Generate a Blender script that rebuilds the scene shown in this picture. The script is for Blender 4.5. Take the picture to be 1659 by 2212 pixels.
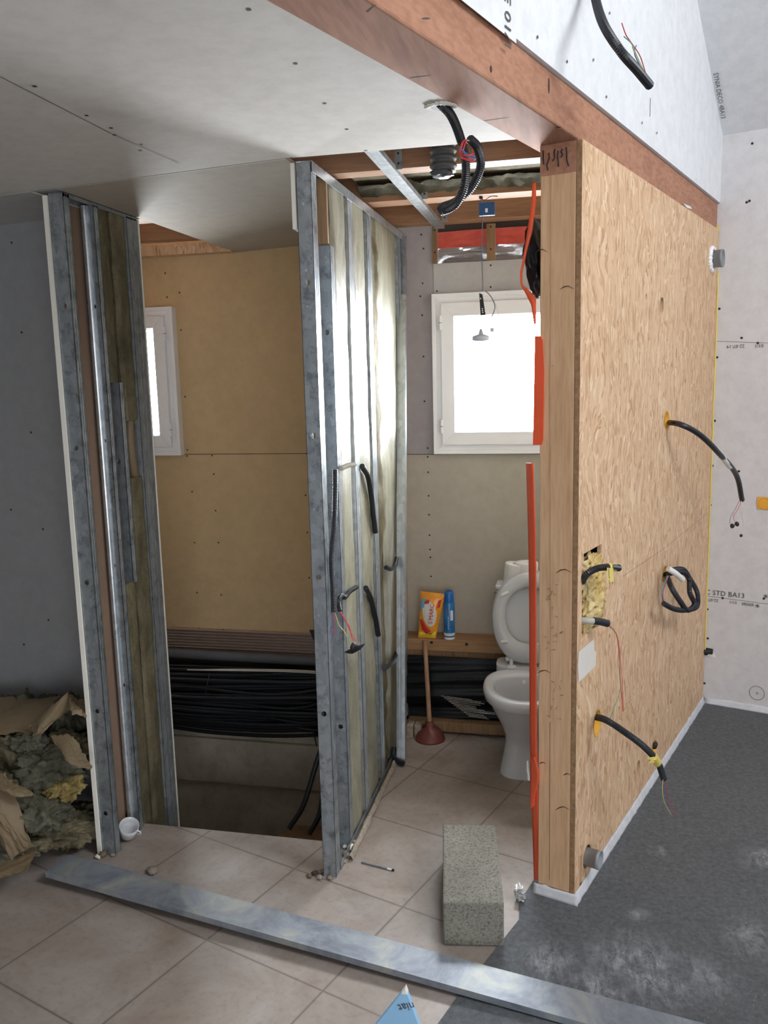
import bpy, math, random
import numpy as np
from mathutils import Vector, Matrix, noise
random.seed(7)
for _o in list(bpy.data.objects): bpy.data.objects.remove(_o)
S = bpy.context.scene
COL = S.collection
# ------------------------------------------------------------------ camera
F, PITCH, ROLL, AA, BB, HC = 1836.7, 0.157276, 0.0254396, 0.224027, 0.559203, 1.74
TH = BB - AA
_fw = np.array([math.sin(-AA)*math.cos(PITCH), math.cos(-AA)*math.cos(PITCH), -math.sin(PITCH)])
_rt = np.array([math.cos(-AA), -math.sin(-AA), 0.0]); _dn = np.cross(_fw, _rt)
_c, _s = math.cos(ROLL), math.sin(ROLL)
R2 = _c*_rt + _s*_dn; D2 = -_s*_rt + _c*_dn
EYE = np.array([0, 0, HC])
cam = bpy.data.cameras.new('camera'); camo = bpy.data.objects.new('camera', cam); COL.objects.link(camo)
cam.sensor_fit = 'VERTICAL'; cam.sensor_height = 36; cam.lens = 36*F/2212; cam.clip_start = 0.02
_m = Matrix(((R2[0], -D2[0], -_fw[0], 0), (R2[1], -D2[1], -_fw[1], 0), (R2[2], -D2[2], -_fw[2], HC), (0, 0, 0, 1)))
camo.matrix_world = _m
S.camera = camo
# ------------------------------------------------------------------ world, light, exposure
S.view_settings.view_transform = 'Standard'; S.view_settings.look = 'None'
S.view_settings.gamma = 1; S.view_settings.use_curve_mapping = False
S.view_settings.exposure = 0.08
W = bpy.data.worlds.new('world'); S.world = W; W.use_nodes = True
_bg = W.node_tree.nodes['Background']; _bg.inputs[0].default_value = (0.90, 0.95, 1.0, 1); _bg.inputs[1].default_value = 78.0
def area(name, loc, target, sx, sy, power, col=(1, 1, 1), portal=False):
    l = bpy.data.lights.new(name, 'AREA'); l.shape = 'RECTANGLE'; l.size = sx; l.size_y = sy; l.energy = power; l.color = col
    if portal: l.cycles.is_portal = True
    o = bpy.data.objects.new(name, l); COL.objects.link(o); o.location = loc
    o.rotation_euler = (Vector(target)-Vector(loc)).to_track_quat('-Z', 'Y').to_euler(); return o
# daylight entering by the glazed opening behind the camera, and by the roof window over the kitchen
area('daylight_rear_glazing', (1.3, -2.6, 1.05), (-0.3, 3.0, 1.7), 2.6, 2.0, 84, (0.96, 0.98, 1.0))
area('daylight_roof_window', (2.6, 1.2, 3.7), (0.3, 3.4, 1.3), 1.6, 1.4, 85, (0.93, 0.97, 1.0))
area('toilet_window_portal', (-0.29, 4.32, 1.74), (-0.29, 3.0, 1.74), 0.62, 0.62, 1, portal=True)
area('stair_window_portal', (-2.39, 4.32, 1.74), (-2.39, 3.0, 1.74), 0.62, 0.62, 1, portal=True)
# ------------------------------------------------------------------ coordinates
DBv = np.array([math.sin(TH), math.cos(TH), 0]); LBv = np.array([math.cos(TH), -math.sin(TH), 0])
def B(l, d, z): return (l*LBv[0]+d*DBv[0], l*LBv[1]+d*DBv[1], z)
def Bv(p): return B(*p)
def ray(x, y): return ((x-829.5)/F)*R2 + ((y-1106)/F)*D2 + _fw
def atX(x, y, X): r = ray(x, y); return tuple(EYE + r*(X/r[0]))
def atY(x, y, Y): r = ray(x, y); return tuple(EYE + r*(Y/r[1]))
def atZ(x, y, Z): r = ray(x, y); return tuple(EYE + r*((Z-HC)/r[2]))
def atL(x, y, L): r = ray(x, y); return tuple(EYE + r*(L/(r@LBv)))
def atD(x, y, D): r = ray(x, y); return tuple(EYE + r*(D/(r@DBv)))
# ------------------------------------------------------------------ materials
MATS = {}
class NT:
    def __init__(s, name):
        s.m = bpy.data.materials.new(name); s.m.use_nodes = True; s.t = s.m.node_tree; s.p = s.t.nodes['Principled BSDF']; MATS[name] = s.m
    def n(s, typ, **k):
        n = s.t.nodes.new(typ)
        for a, b in k.items():
            if a in n.inputs.keys(): n.inputs[a].default_value = b
            else: setattr(n, a, b)
        return n
    def l(s, a, b): s.t.links.new(a, b)
    def coord(s, scale=(1, 1, 1), rot=(0, 0, 0), loc=(0, 0, 0), src=None):
        if src is None: src = s.n('ShaderNodeTexCoord').outputs['Object']
        m = s.n('ShaderNodeMapping'); m.inputs['Scale'].default_value = scale; m.inputs['Rotation'].default_value = rot; m.inputs['Location'].default_value = loc
        s.l(src, m.inputs['Vector']); return m.outputs[0]
    def noise(s, v, scale=5, detail=4, rough=.5, dist=0):
        n = s.n('ShaderNodeTexNoise'); n.inputs['Scale'].default_value = scale; n.inputs['Detail'].default_value = detail
        n.inputs['Roughness'].default_value = rough; n.inputs['Distortion'].default_value = dist; s.l(v, n.inputs['Vector']); return n
    def ramp(s, fac, stops):
        r = s.n('ShaderNodeValToRGB'); e = r.color_ramp.elements
        while len(e) < len(stops): e.new(0.5)
        for i, (p, c) in enumerate(stops):
            e[i].position = p; e[i].color = (*c, 1) if len(c) == 3 else c
        s.l(fac, r.inputs[0]); return r.outputs[0]
    def mix(s, fac, a, b, typ='MIX'):
        m = s.n('ShaderNodeMix'); m.data_type = 'RGBA'; m.blend_type = typ
        for i, v in ((0, fac), (6, a), (7, b)):
            if hasattr(v, 'is_linked') or hasattr(v, 'links'): s.l(v, m.inputs[i])
            else: m.inputs[i].default_value = v if i == 0 else (*v, 1)
        return m.outputs[2]
    def bump(s, h, st=.3, d=.01):
        b = s.n('ShaderNodeBump'); b.inputs['Strength'].default_value = st; b.inputs['Distance'].default_value = d
        s.l(h, b.inputs['Height']); s.l(b.outputs[0], s.p.inputs['Normal'])
    def col(s, c):
        if hasattr(c, 'links'): s.l(c, s.p.inputs['Base Color'])
        else: s.p.inputs['Base Color'].default_value = (*c, 1)
def lin(r, g, b):
    f = lambda u: (u/255/12.92) if u/255 <= .04045 else ((u/255+.055)/1.055)**2.4
    return (f(r), f(g), f(b))
def setp(t, rough=.5, metal=0, spec=.5):
    t.p.inputs['Roughness'].default_value = rough; t.p.inputs['Metallic'].default_value = metal; t.p.inputs['Specular IOR Level'].default_value = spec
def plain(name, c, rough=.5, metal=0, spec=.5, var=.12, scale=6, bump=0):
    t = NT(name); setp(t, rough, metal, spec); v = t.coord(); n = t.noise(v, scale, 5)
    a = tuple(x*(1-var) for x in c); b = tuple(min(1, x*(1+var)) for x in c)
    t.col(t.ramp(n.outputs[0], [(.3, a), (.7, b)]))
    if bump: t.bump(t.noise(v, scale*8, 4).outputs[0], bump, .004)
    return t.m
def board(name, c, dirt=.10):
    t = NT(name); setp(t, .75, 0, .25); v = t.coord(); n = t.noise(v, 1.3, 5, .55); d = t.noise(v, 18, 6, .7)
    base = t.ramp(n.outputs[0], [(.25, tuple(x*(1-dirt) for x in c)), (.75, c)])
    t.col(t.mix(.12, base, t.ramp(d.outputs[0], [(.35, (0.25, .24, .22)), (.6, (1, 1, 1))]), 'MULTIPLY'))
    t.bump(t.noise(v, 120, 2).outputs[0], .03, .001); return t.m
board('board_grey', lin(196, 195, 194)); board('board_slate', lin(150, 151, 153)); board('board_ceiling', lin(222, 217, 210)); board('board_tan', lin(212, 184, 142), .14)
board('board_beige', lin(190, 182, 168), .12); board('board_mauve', lin(176, 170, 172)); board('board_white', lin(232, 233, 236), .04)
board('board_wall', lin(214, 211, 212), .05); board('board_back', lin(140, 116, 98), .08)
plain('gypsum', lin(236, 232, 222), .8, var=.05)
def metal(name, c, rough=.33, metalness=.75, stain=.5):
    t = NT(name); setp(t, rough, metalness, .5); v = t.coord()
    vo = t.n('ShaderNodeTexVoronoi'); vo.inputs['Scale'].default_value = 55; t.l(t.coord((1, 1, .6)), vo.inputs['Vector'])
    sp = t.ramp(vo.outputs['Color'], [(.0, tuple(x*.78 for x in c)), (1, tuple(min(1, x*1.15) for x in c))])
    n = t.noise(v, 22, 7, .75); st = t.ramp(n.outputs[0], [(.36, tuple(x*.35 for x in c)), (.50, (1, 1, 1))])
    t.col(t.mix(stain, sp, st, 'MULTIPLY'))
    r = t.n('ShaderNodeMapRange'); r.inputs[3].default_value = rough-.08; r.inputs[4].default_value = rough+.14; t.l(n.outputs[0], r.inputs[0]); t.l(r.outputs[0], t.p.inputs['Roughness'])
    return t.m
metal('galvanised', lin(172, 180, 186)); metal('galvanised_dull', lin(150, 154, 156), .5, .5, .35)
def dusty():
    t = NT('galvanised_dusty'); setp(t, .5, .35, .35); v = t.coord(); n = t.noise(v, 6, 8, .7, .8); f = t.noise(t.coord((1, 1, 1)), 30, 5)
    b = t.ramp(n.outputs[0], [(.36, lin(122, 128, 138)), (.52, lin(150, 156, 164)), (.60, lin(160, 164, 162)), (.7, lin(176, 176, 168))])
    t.col(t.mix(.2, b, t.ramp(f.outputs[0], [(.35, (.6, .6, .6)), (.6, (1, 1, 1))]), 'MULTIPLY')); t.bump(n.outputs[0], .1, .003)
dusty()
metal('galvanised_clean', lin(205, 212, 218), .28, .8, .12)
def wool(name, c1, c2, spec=.5, rough=.55):
    t = NT(name); setp(t, rough, 0, spec); v = t.coord((1, 1, .55)); n = t.noise(v, 7, 9, .72, .4); f = t.noise(v, 90, 5, .7, 1.5)
    base = t.ramp(n.outputs[0], [(.30, tuple(x*.45 for x in c1)), (.46, c1), (.66, c2)])
    t.col(t.mix(.5, base, t.ramp(f.outputs[0], [(.3, (.35, .33, .28)), (.6, (1.0, 1.0, 1.0))]), 'MULTIPLY'))
    a = t.n('ShaderNodeMath', operation='ADD'); t.l(n.outputs[0], a.inputs[0]); t.l(f.outputs[0], a.inputs[1]); t.bump(a.outputs[0], .22, .012); return t.m
wool('wool_slab', lin(138, 136, 116), lin(168, 166, 148), 1.0, .38); wool('wool_dark', lin(100, 92, 70), lin(130, 122, 96), .3, .8)
wool('wool_grey', lin(90, 88, 74), lin(118, 115, 100), .2, .9); wool('wool_yellow', lin(140, 122, 76), lin(178, 162, 112), .2, .9)
wool('wool_cream', lin(216, 184, 118), lin(244, 228, 180), .2, .9); plain('kraft_paper', lin(116, 99, 74), .6, var=.12, scale=5, bump=.15)
def osb():
    t = NT('osb'); setp(t, .62, 0, .3); v0 = t.coord()
    w = t.noise(v0, 3.0, 3); wv = t.n('ShaderNodeVectorMath', operation='SCALE'); wv.inputs['Scale'].default_value = .22
    t.l(w.outputs['Color'], wv.inputs[0]); av = t.n('ShaderNodeVectorMath', operation='ADD'); t.l(v0, av.inputs[0]); t.l(wv.outputs[0], av.inputs[1])
    cols = []
    for k, (sc, ry) in enumerate((((84, 70, 13), .12), ((70, 60, 11), -.34), ((95, 80, 20), .55))):
        vo = t.n('ShaderNodeTexVoronoi'); vo.inputs['Scale'].default_value = 1; vo.inputs['Randomness'].default_value = 1
        t.l(t.coord(sc, (ry, ry, 0), (k*3.1, 0, 0), av.outputs[0]), vo.inputs['Vector'])
        cols.append(t.ramp(vo.outputs['Color'], [(.05, lin(184, 142, 106)), (.35, lin(212, 175, 139)), (.7, lin(223, 189, 154)), (1, lin(238, 212, 182))]))
    def sel(sc, seed):
        vo = t.n('ShaderNodeTexVoronoi'); vo.inputs['Scale'].default_value = 1; t.l(t.coord(sc, (.2, .2, 0), (seed, seed, seed), av.outputs[0]), vo.inputs['Vector'])
        sx = t.n('ShaderNodeSeparateColor'); t.l(vo.outputs['Color'], sx.inputs[0]); return t.ramp(sx.outputs[1], [(.48, (0, 0, 0)), (.52, (1, 1, 1))])
    m = t.mix(sel((40, 34, 8), 2.2), cols[0], cols[1]); m = t.mix(sel((52, 44, 10), 5.7), m, cols[2])
    d = t.noise(t.coord((85, 70, 13), (.12, .12, 0), src=av.outputs[0]), 1, 3, .6)
    m = t.mix(1, m, t.ramp(d.outputs[0], [(.27, (.38, .27, .18)), (.36, (1, 1, 1))]), 'MULTIPLY')
    b = t.noise(v0, 1.2, 4); m = t.mix(.35, m, t.ramp(b.outputs[0], [(.3, (.82, .78, .74)), (.7, (1, 1, 1))]), 'MULTIPLY')
    t.col(m); t.bump(d.outputs[0], .15, .002)
osb()
def wood(name, c1, c2, dark, scale=(14, 14, 1.1), rough=.55, knots=True, rot=(0, 0, 0)):
    t = NT(name); setp(t, rough, 0, .35); v = t.coord(scale, rot); n = t.noise(v, 1.6, 7, .6, .9); f = t.noise(t.coord(tuple(x*6 for x in scale), rot), 1.5, 4)
    base = t.ramp(n.outputs[0], [(.25, c2), (.5, c1), (.75, tuple(min(1, x*1.08) for x in c1))])
    base = t.mix(.22, base, t.ramp(f.outputs[0], [(.35, dark), (.6, (1, 1, 1))]), 'MULTIPLY')
    if knots:
        vo = t.n('ShaderNodeTexVoronoi'); vo.inputs['Scale'].default_value = 1; kv = t.coord((5, 5, 2.3), rot); t.l(kv, vo.inputs['Vector'])
        base = t.mix(.8, base, t.ramp(vo.outputs['Distance'], [(.05, tuple(x*.8 for x in dark)), (.13, (1, 1, 1))]), 'MULTIPLY')
    t.p.inputs['Specular IOR Level'].default_value = .12 if name == 'beam_wood' else .35; t.col(base); t.bump(f.outputs[0], .06, .001); return t.m
wood('pine', lin(214, 176, 138), lin(200, 160, 122), lin(164, 118, 80)); wood('pine_dull', lin(150, 120, 88), lin(122, 94, 66), lin(80, 56, 36))
wood('joist_wood', lin(164, 126, 96), lin(136, 102, 76), lin(100, 72, 50), (1.1, 14, 14), knots=False)
wood('sill_wood', lin(168, 130, 92), lin(142, 106, 72), lin(110, 74, 44), (1.1, 14, 14), knots=False)
wood('beam_wood', lin(176, 130, 106), lin(152, 108, 88), lin(120, 84, 66), (9, 1.0, 9), .72, knots=False, rot=(0, 0, TH)); wood('handle_wood', lin(176, 138, 108), lin(150, 112, 84), lin(120, 84, 60), (20, 20, 2), .5, False)
def tiles():
    t = NT('tiles'); setp(t, .42, 0, .45)
    v = t.coord((1, 1, 1), (0, 0, TH))
    sx = t.n('ShaderNodeSeparateXYZ'); t.l(v, sx.inputs[0]); P = .4515; fac = None
    for o, off in ((0, 1.347), (1, -1.7545)):
        a = t.n('ShaderNodeMath', operation='ADD'); t.l(sx.outputs[o], a.inputs[0]); a.inputs[1].default_value = off + P*20 + P/2
        m = t.n('ShaderNodeMath', operation='MODULO'); t.l(a.outputs[0], m.inputs[0]); m.inputs[1].default_value = P
        s2 = t.n('ShaderNodeMath', operation='SUBTRACT'); t.l(m.outputs[0], s2.inputs[0]); s2.inputs[1].default_value = P/2
        ab = t.n('ShaderNodeMath', operation='ABSOLUTE'); t.l(s2.outputs[0], ab.inputs[0])
        if fac is None: fac = ab.outputs[0]
        else:
            mi = t.n('ShaderNodeMath', operation='MINIMUM'); t.l(fac, mi.inputs[0]); t.l(ab.outputs[0], mi.inputs[1]); fac = mi.outputs[0]
    n = t.noise(v, 3.2, 7, .62, .6); n2 = t.noise(v, 40, 6, .7)
    base = t.ramp(n.outputs[0], [(.28, lin(138, 124, 112)), (.5, lin(160, 148, 139)), (.72, lin(175, 166, 159))])
    base = t.mix(.16, base, t.ramp(n2.outputs[0], [(.36, lin(120, 105, 92)), (.5, (1, 1, 1))]), 'MULTIPLY')
    g = t.ramp(fac, [(.0028, (1, 1, 1)), (.0042, (0, 0, 0))])
    t.col(t.mix(g, base, lin(104, 92, 82))); t.bump(g, -.4, .003)
tiles()
def gfloor():
    t = NT('grey_screed'); setp(t, .85, 0, .25); v = t.coord(); n = t.noise(v, 60, 6, .75); big = t.noise(v, 1.6, 5, .6); pat = t.noise(v, 3.4, 8, .75, 1)
    base = t.ramp(n.outputs[0], [(.3, lin(78, 80, 82)), (.65, lin(106, 108, 110))])
    base = t.mix(.4, base, t.ramp(big.outputs[0], [(.3, (.78, .78, .8)), (.7, (1.05, 1.05, 1.05))]), 'MULTIPLY')
    fib = t.n('ShaderNodeTexVoronoi'); fib.inputs['Scale'].default_value = 1; t.l(t.coord((90, 22, 1), (0, 0, .5)), fib.inputs['Vector'])
    base = t.mix(t.ramp(fib.outputs['Distance'], [(.045, (1, 1, 1)), (.07, (0, 0, 0))]), base, lin(170, 170, 165))
    obj = t.n('ShaderNodeTexCoord').outputs['Object']; tot = None
    for (px, py, rad, st) in ((1420, 1840, .045, .8), (1180, 2080, .13, .75), (1390, 2095, .20, .9), (1645, 1860, .10, .7), (1640, 2030, .13, .7), (1300, 2140, .15, .8), (1520, 2110, .12, .6), (1240, 2200, .12, .6), (1380, 1980, .05, .6)):
        c = atZ(px, py, 0); d = t.n('ShaderNodeVectorMath', operation='DISTANCE'); t.l(obj, d.inputs[0]); d.inputs[1].default_value = c
        m = t.n('ShaderNodeMapRange'); m.inputs[1].default_value = rad; m.inputs[2].default_value = rad*.2; m.inputs[3].default_value = 0; m.inputs[4].default_value = st; t.l(d.outputs['Value'], m.inputs[0])
        if tot is None: tot = m.outputs[0]
        else:
            x = t.n('ShaderNodeMath', operation='MAXIMUM'); t.l(tot, x.inputs[0]); t.l(m.outputs[0], x.inputs[1]); tot = x.outputs[0]
    dn = t.noise(t.coord((30, 12, 1), (0, 0, .7)), 1, 8, .8, .6); cl = t.noise(v, 9, 6, .7)
    x = t.n('ShaderNodeMath', operation='MULTIPLY'); t.l(t.ramp(dn.outputs[0], [(.42, (0, 0, 0)), (.68, (1, 1, 1))]), x.inputs[0]); t.l(t.ramp(cl.outputs[0], [(.35, (.15, .15, .15)), (.6, (1, 1, 1))]), x.inputs[1])
    y = t.n('ShaderNodeMath', operation='MULTIPLY'); t.l(x.outputs[0], y.inputs[0]); t.l(tot, y.inputs[1])
    base = t.mix(y.outputs[0], base, lin(196, 198, 202))
    t.col(base); t.bump(n.outputs[0], .35, .004)
gfloor()
def concrete(name, c, sc=9, sp=.55):
    t = NT(name); setp(t, .9, 0, .2); v = t.coord(); n = t.noise(v, 2.2, 8, .65); f = t.noise(v, sc*9, 6, .8)
    base = t.ramp(n.outputs[0], [(.3, tuple(x*.72 for x in c)), (.7, tuple(min(1, x*1.12) for x in c))])
    t.col(t.mix(sp, base, t.ramp(f.outputs[0], [(.38, (.25, .25, .23)), (.52, (1, 1, 1))]), 'MULTIPLY')); t.bump(f.outputs[0], .5, .006); return t.m
concrete('block_concrete', lin(150, 147, 136), 16, .85); concrete('wall_concrete', lin(206, 196, 178), 1.2, .25); concrete('rubble', lin(176, 164, 148), 6)
plain('black_plastic', lin(34, 36, 42), .38, var=.15); plain('black_sheet', lin(12, 14, 18), .3, spec=.3, var=.2, scale=12, bump=.2)
plain('black_matte', lin(30, 30, 32), .6); plain('cable_black', lin(30, 33, 38), .42); plain('cable_grey', lin(92, 94, 98), .5); plain('cable_white', lin(214, 208, 196), .5)
plain('pvc_white', lin(246, 246, 248), .32, var=.02); plain('pvc_grey', lin(138, 142, 146), .42, var=.05); plain('duct_grey', lin(84, 86, 88), .5)
plain('lamp_glare_plastic', lin(190, 198, 214), .4)  # pale bluish colour stands in for window glare washing over the lamp
plain('ceramic', lin(206, 207, 210), .10, spec=.7, var=.02); plain('seat_plastic', lin(204, 206, 208), .28, var=.02)
plain('orange_film', lin(232, 92, 54), .45, var=.08); plain('red_film', lin(206, 84, 70), .4, var=.12, scale=25, bump=.3)
plain('yellow_box', lin(226, 164, 52), .5, var=.08); plain('yellow_tape', lin(228, 206, 112), .5, var=.05); plain('paper', lin(222, 216, 208), .7, var=.04); plain('tape_grey', lin(176, 172, 160), .6)
plain('foam_strip', lin(208, 208, 212), .7, var=.10, scale=30); plain('ink', lin(88, 86, 86), .8); plain('screw_dark', lin(38, 34, 32), .7); plain('pencil', lin(140, 100, 76), .8)
plain('wire_red', lin(206, 60, 66), .4); plain('wire_blue', lin(72, 110, 176), .4); plain('wire_green', lin(70, 150, 116), .4); plain('wire_yellow', lin(206, 190, 100), .4); plain('wire_grey', lin(110, 112, 124), .4)
plain('rubber_red', lin(112, 56, 50), .45); plain('blue_plastic', lin(30, 84, 140), .4); plain('can_blue', lin(44, 118, 178), .25, var=.3, scale=18); plain('can_cap', lin(26, 100, 176), .3)
plain('pack_orange', lin(240, 160, 48), .3, var=.15, scale=20); plain('pack_yellow', lin(238, 204, 70), .3); plain('pack_red', lin(206, 52, 48), .35); plain('pack_cream', lin(226, 222, 214), .3); plain('pack_blue', lin(110, 178, 216), .3)
plain('blue_board', lin(150, 196, 232), .6, var=.03); plain('tissue', lin(226, 224, 220), .85, var=.02); plain('brass', lin(140, 128, 104), .35, .7)
plain('dust_white', lin(190, 192, 194), .9, var=.15, scale=60); plain('burnt', lin(70, 52, 42), .8); plain('wall_dark', lin(60, 52, 46), .9); plain('osb_edge', lin(150, 116, 84), .8, var=.3, scale=80)
def foil():
    t = NT('foil'); setp(t, .22, 1, .5); v = t.coord((3, 3, 60)); n = t.noise(v, 2.2, 6, .7, .6); t.col((.86, .88, .90)); t.bump(n.outputs[0], .9, .02)
    t2 = NT('foil_dull'); setp(t2, .3, .85, .5); t2.col(lin(176, 160, 150)); t2.bump(t2.noise(t2.coord((60, 8, 8)), 2, 4).outputs[0], .5, .004)
foil()
def glass():
    t = NT('glass'); t.t.nodes.remove(t.p); o = t.t.nodes['Material Output']; tr = t.n('ShaderNodeBsdfTransparent'); gl = t.n('ShaderNodeBsdfGlossy'); gl.inputs['Roughness'].default_value = .02
    mx = t.n('ShaderNodeMixShader'); mx.inputs[0].default_value = .06; t.l(tr.outputs[0], mx.inputs[1]); t.l(gl.outputs[0], mx.inputs[2]); t.l(mx.outputs[0], o.inputs[0])
glass()
# ------------------------------------------------------------------ mesh builder
class MB:
    def __init__(s): s.v = []; s.f = []; s.mi = []; s.sm = []; s.mats = []
    def m(s, mat):
        if mat not in s.mats: s.mats.append(mat)
        return s.mats.index(mat)
    def add(s, vs, fs, mat, smooth=False):
        o = len(s.v); k = s.m(mat); s.v += [tuple(map(float, p)) for p in vs]
        for f in fs: s.f.append(tuple(i+o for i in f)); s.mi.append(k); s.sm.append(smooth)
        return s
    def box(s, x0, x1, y0, y1, z0, z1, mat, fr=None):
        P = [(x, y, z) for z in (z0, z1) for y in (y0, y1) for x in (x0, x1)]
        if fr: P = [fr(*p) for p in P]
        return s.add(P, [(0, 2, 3, 1), (4, 5, 7, 6), (0, 1, 5, 4), (2, 6, 7, 3), (0, 4, 6, 2), (1, 3, 7, 5)], mat)
    def prism(s, pts, vec, mat):
        n = len(pts); q = [tuple(p[i]+vec[i] for i in range(3)) for p in pts]
        return s.add(list(pts)+q, [tuple(range(n))[::-1], tuple(range(n, 2*n))]+[(i, (i+1) % n, n+(i+1) % n, n+i) for i in range(n)], mat)
    def tube(s, path, r, mat, n=8, smooth=True, cap=True, rs=None):
        P = [Vector(p) for p in path]; N = len(P); vs = []; up = None
        for i in range(N):
            t = (P[min(i+1, N-1)]-P[max(i-1, 0)]).normalized()
            if up is None: up = t.orthogonal().normalized()
            up = (up - t*up.dot(t)).normalized(); b = t.cross(up); rr = rs[i] if rs else r
            for k in range(n):
                a = 2*math.pi*k/n; vs.append(P[i]+(up*math.cos(a)+b*math.sin(a))*rr)
        fs = [(i*n+k, i*n+(k+1) % n, (i+1)*n+(k+1) % n, (i+1)*n+k) for i in range(N-1) for k in range(n)]
        s.add(vs, fs, mat, smooth)
        if cap: s.add(vs[:n], [tuple(range(n))[::-1]], mat); s.add(vs[-n:], [tuple(range(n))], mat)
        return s
    def corr(s, path, r, mat, pitch=.0052, n=10, depth=.13):
        p = resample(path, pitch/2); rs = [r if i % 2 else r*(1-depth) for i in range(len(p))]
        return s.tube(p, r, mat, n, False, True, rs)
    def lathe(s, prof, mat, c=(0, 0, 0), n=28, axis='z', sx=1, sy=1, M=None, smooth=True):
        vs = []
        for (r, h) in prof:
            for k in range(n):
                a = 2*math.pi*k/n; p = (r*math.cos(a)*sx, r*math.sin(a)*sy, h)
                if M: p = tuple(M @ Vector(p))
                else: p = (p[0]+c[0], p[1]+c[1], p[2]+c[2])
                vs.append(p)
        fs = [(i*n+k, i*n+(k+1) % n, (i+1)*n+(k+1) % n, (i+1)*n+k) for i in range(len(prof)-1) for k in range(n)]
        return s.add(vs, fs, mat, smooth)
    def build(s, name, parent=None, label=None, cat=None, group=None, kind=None, bevel=0):
        me = bpy.data.meshes.new(name); me.from_pydata(s.v, [], s.f)
        for m in s.mats: me.materials.append(MATS[m])
        me.polygons.foreach_set('material_index', s.mi); me.polygons.foreach_set('use_smooth', s.sm); me.update()
        o = bpy.data.objects.new(name, me); COL.objects.link(o)
        if parent: o.parent = parent
        if bevel:
            b = o.modifiers.new('bevel', 'BEVEL'); b.width = bevel; b.segments = 2; b.limit_method = 'ANGLE'
        return tag(o, label, cat, group, kind)
def tag(o, label=None, cat=None, group=None, kind=None):
    if label: o['label'] = label
    if cat: o['category'] = cat
    if group: o['group'] = group
    if kind: o['kind'] = kind
    return o
def thing(name, label, cat, group=None, kind=None):
    o = bpy.data.objects.new(name, None); COL.objects.link(o); o.empty_display_size = .05; return tag(o, label, cat, group, kind)
def struct(mb, name, parent=None): return mb.build(name, parent, kind='structure')
def resample(path, step):
    P = [Vector(p) for p in path]
    if len(P) > 2:
        Q = [P[0]*2-P[1]]+P+[P[-1]*2-P[-2]]; out = []
        for i in range(1, len(Q)-2):
            for k in range(12):
                t = k/12; a, b, c, d = Q[i-1], Q[i], Q[i+1], Q[i+2]
                out.append(.5*((2*b)+(c-a)*t+(2*a-5*b+4*c-d)*t*t+(3*b-a-3*c+d)*t**3))
        P = out+[P[-1]]
    L = [0]
    for i in range(1, len(P)): L.append(L[-1]+(P[i]-P[i-1]).length)
    n = max(2, int(L[-1]/step)); res = []; j = 0
    for i in range(n+1):
        d = L[-1]*i/n
        while j < len(L)-2 and L[j+1] < d: j += 1
        sg = max(1e-9, L[j+1]-L[j]); res.append(P[j].lerp(P[j+1], min(1, (d-L[j])/sg)))
    return res
def disc(mb, c, u, v, r, mat, n=10, rv=None):
    u = Vector(u).normalized(); v = Vector(v).normalized(); c = Vector(c); rv = rv or r
    mb.add([c+u*math.cos(2*math.pi*k/n)*r+v*math.sin(2*math.pi*k/n)*rv for k in range(n)], [tuple(range(n))], mat)
def screws(mb, pts, nrm, mat='screw_dark', r=.0045):
    nrm = Vector(nrm).normalized(); u = nrm.orthogonal().normalized(); v = nrm.cross(u)
    for p in pts: disc(mb, Vector(p)+nrm*.0008, u, v, r, mat, 8)
def text(s, parent, origin, ux, uy, size, mat='ink', name='printed_text', off=.001, kind=None):
    cu = bpy.data.curves.new('txt', 'FONT'); cu.body = s; cu.size = size; cu.resolution_u = 2; cu.extrude = .0002
    o = bpy.data.objects.new('txt', cu); COL.objects.link(o); dg = bpy.context.evaluated_depsgraph_get()
    me = bpy.data.meshes.new_from_object(o.evaluated_get(dg)); bpy.data.objects.remove(o)
    ux = Vector(ux).normalized(); uy = Vector(uy).normalized(); uz = ux.cross(uy); og = Vector(origin)+uz*off
    M = Matrix(((ux.x, uy.x, uz.x, og.x), (ux.y, uy.y, uz.y, og.y), (ux.z, uy.z, uz.z, og.z), (0, 0, 0, 1)))
    me.transform(M); me.materials.clear(); me.materials.append(MATS[mat])
    t = bpy.data.objects.new(name, me); COL.objects.link(t); t.parent = parent
    if kind: t['kind'] = kind
    return t
def chunk(mb, c, sz, mat, seed=0, amp=.35, sub=3, fr=2.2, R=None):
    import bmesh
    bm = bmesh.new(); bmesh.ops.create_icosphere(bm, subdivisions=sub, radius=1); rr = random.Random(seed)
    R = R or Matrix.Rotation(rr.uniform(0, 6), 3, 'Z') @ Matrix.Rotation(rr.uniform(-.35, .35), 3, 'X')
    vs = []
    for v in bm.verts:
        d = v.co.normalized(); k = 1+amp*noise.noise(d*fr+Vector((seed*3.7, seed, 0)))+amp*.45*noise.noise(d*fr*3.3+Vector((0, seed*2.1, 5)))+(amp*.22*noise.noise(d*fr*11+Vector((seed, 0, 2))) if sub > 4 else 0)
        vs.append(Vector(c)+R @ Vector((d.x*k*sz[0], d.y*k*sz[1], d.z*k*sz[2])))
    mb.add(vs, [tuple(x.index for x in f.verts) for f in bm.faces], mat, True); bm.free()
def sheet(mb, fn, nu, nv, mat, smooth=True):
    mb.add([fn(i/nu, j/nv) for j in range(nv+1) for i in range(nu+1)], [(j*(nu+1)+i, j*(nu+1)+i+1, (j+1)*(nu+1)+i+1, (j+1)*(nu+1)+i) for j in range(nv) for i in range(nu)], mat, smooth)
def solid(o, t, off=-1):
    m = o.modifiers.new('solid', 'SOLIDIFY'); m.thickness = t; m.offset = off; return o
def zc(x): return 2.405 + (.04*(x+.85) if x < -.85 else 0)      # soffit height: the ceiling falls slightly to the left
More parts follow.
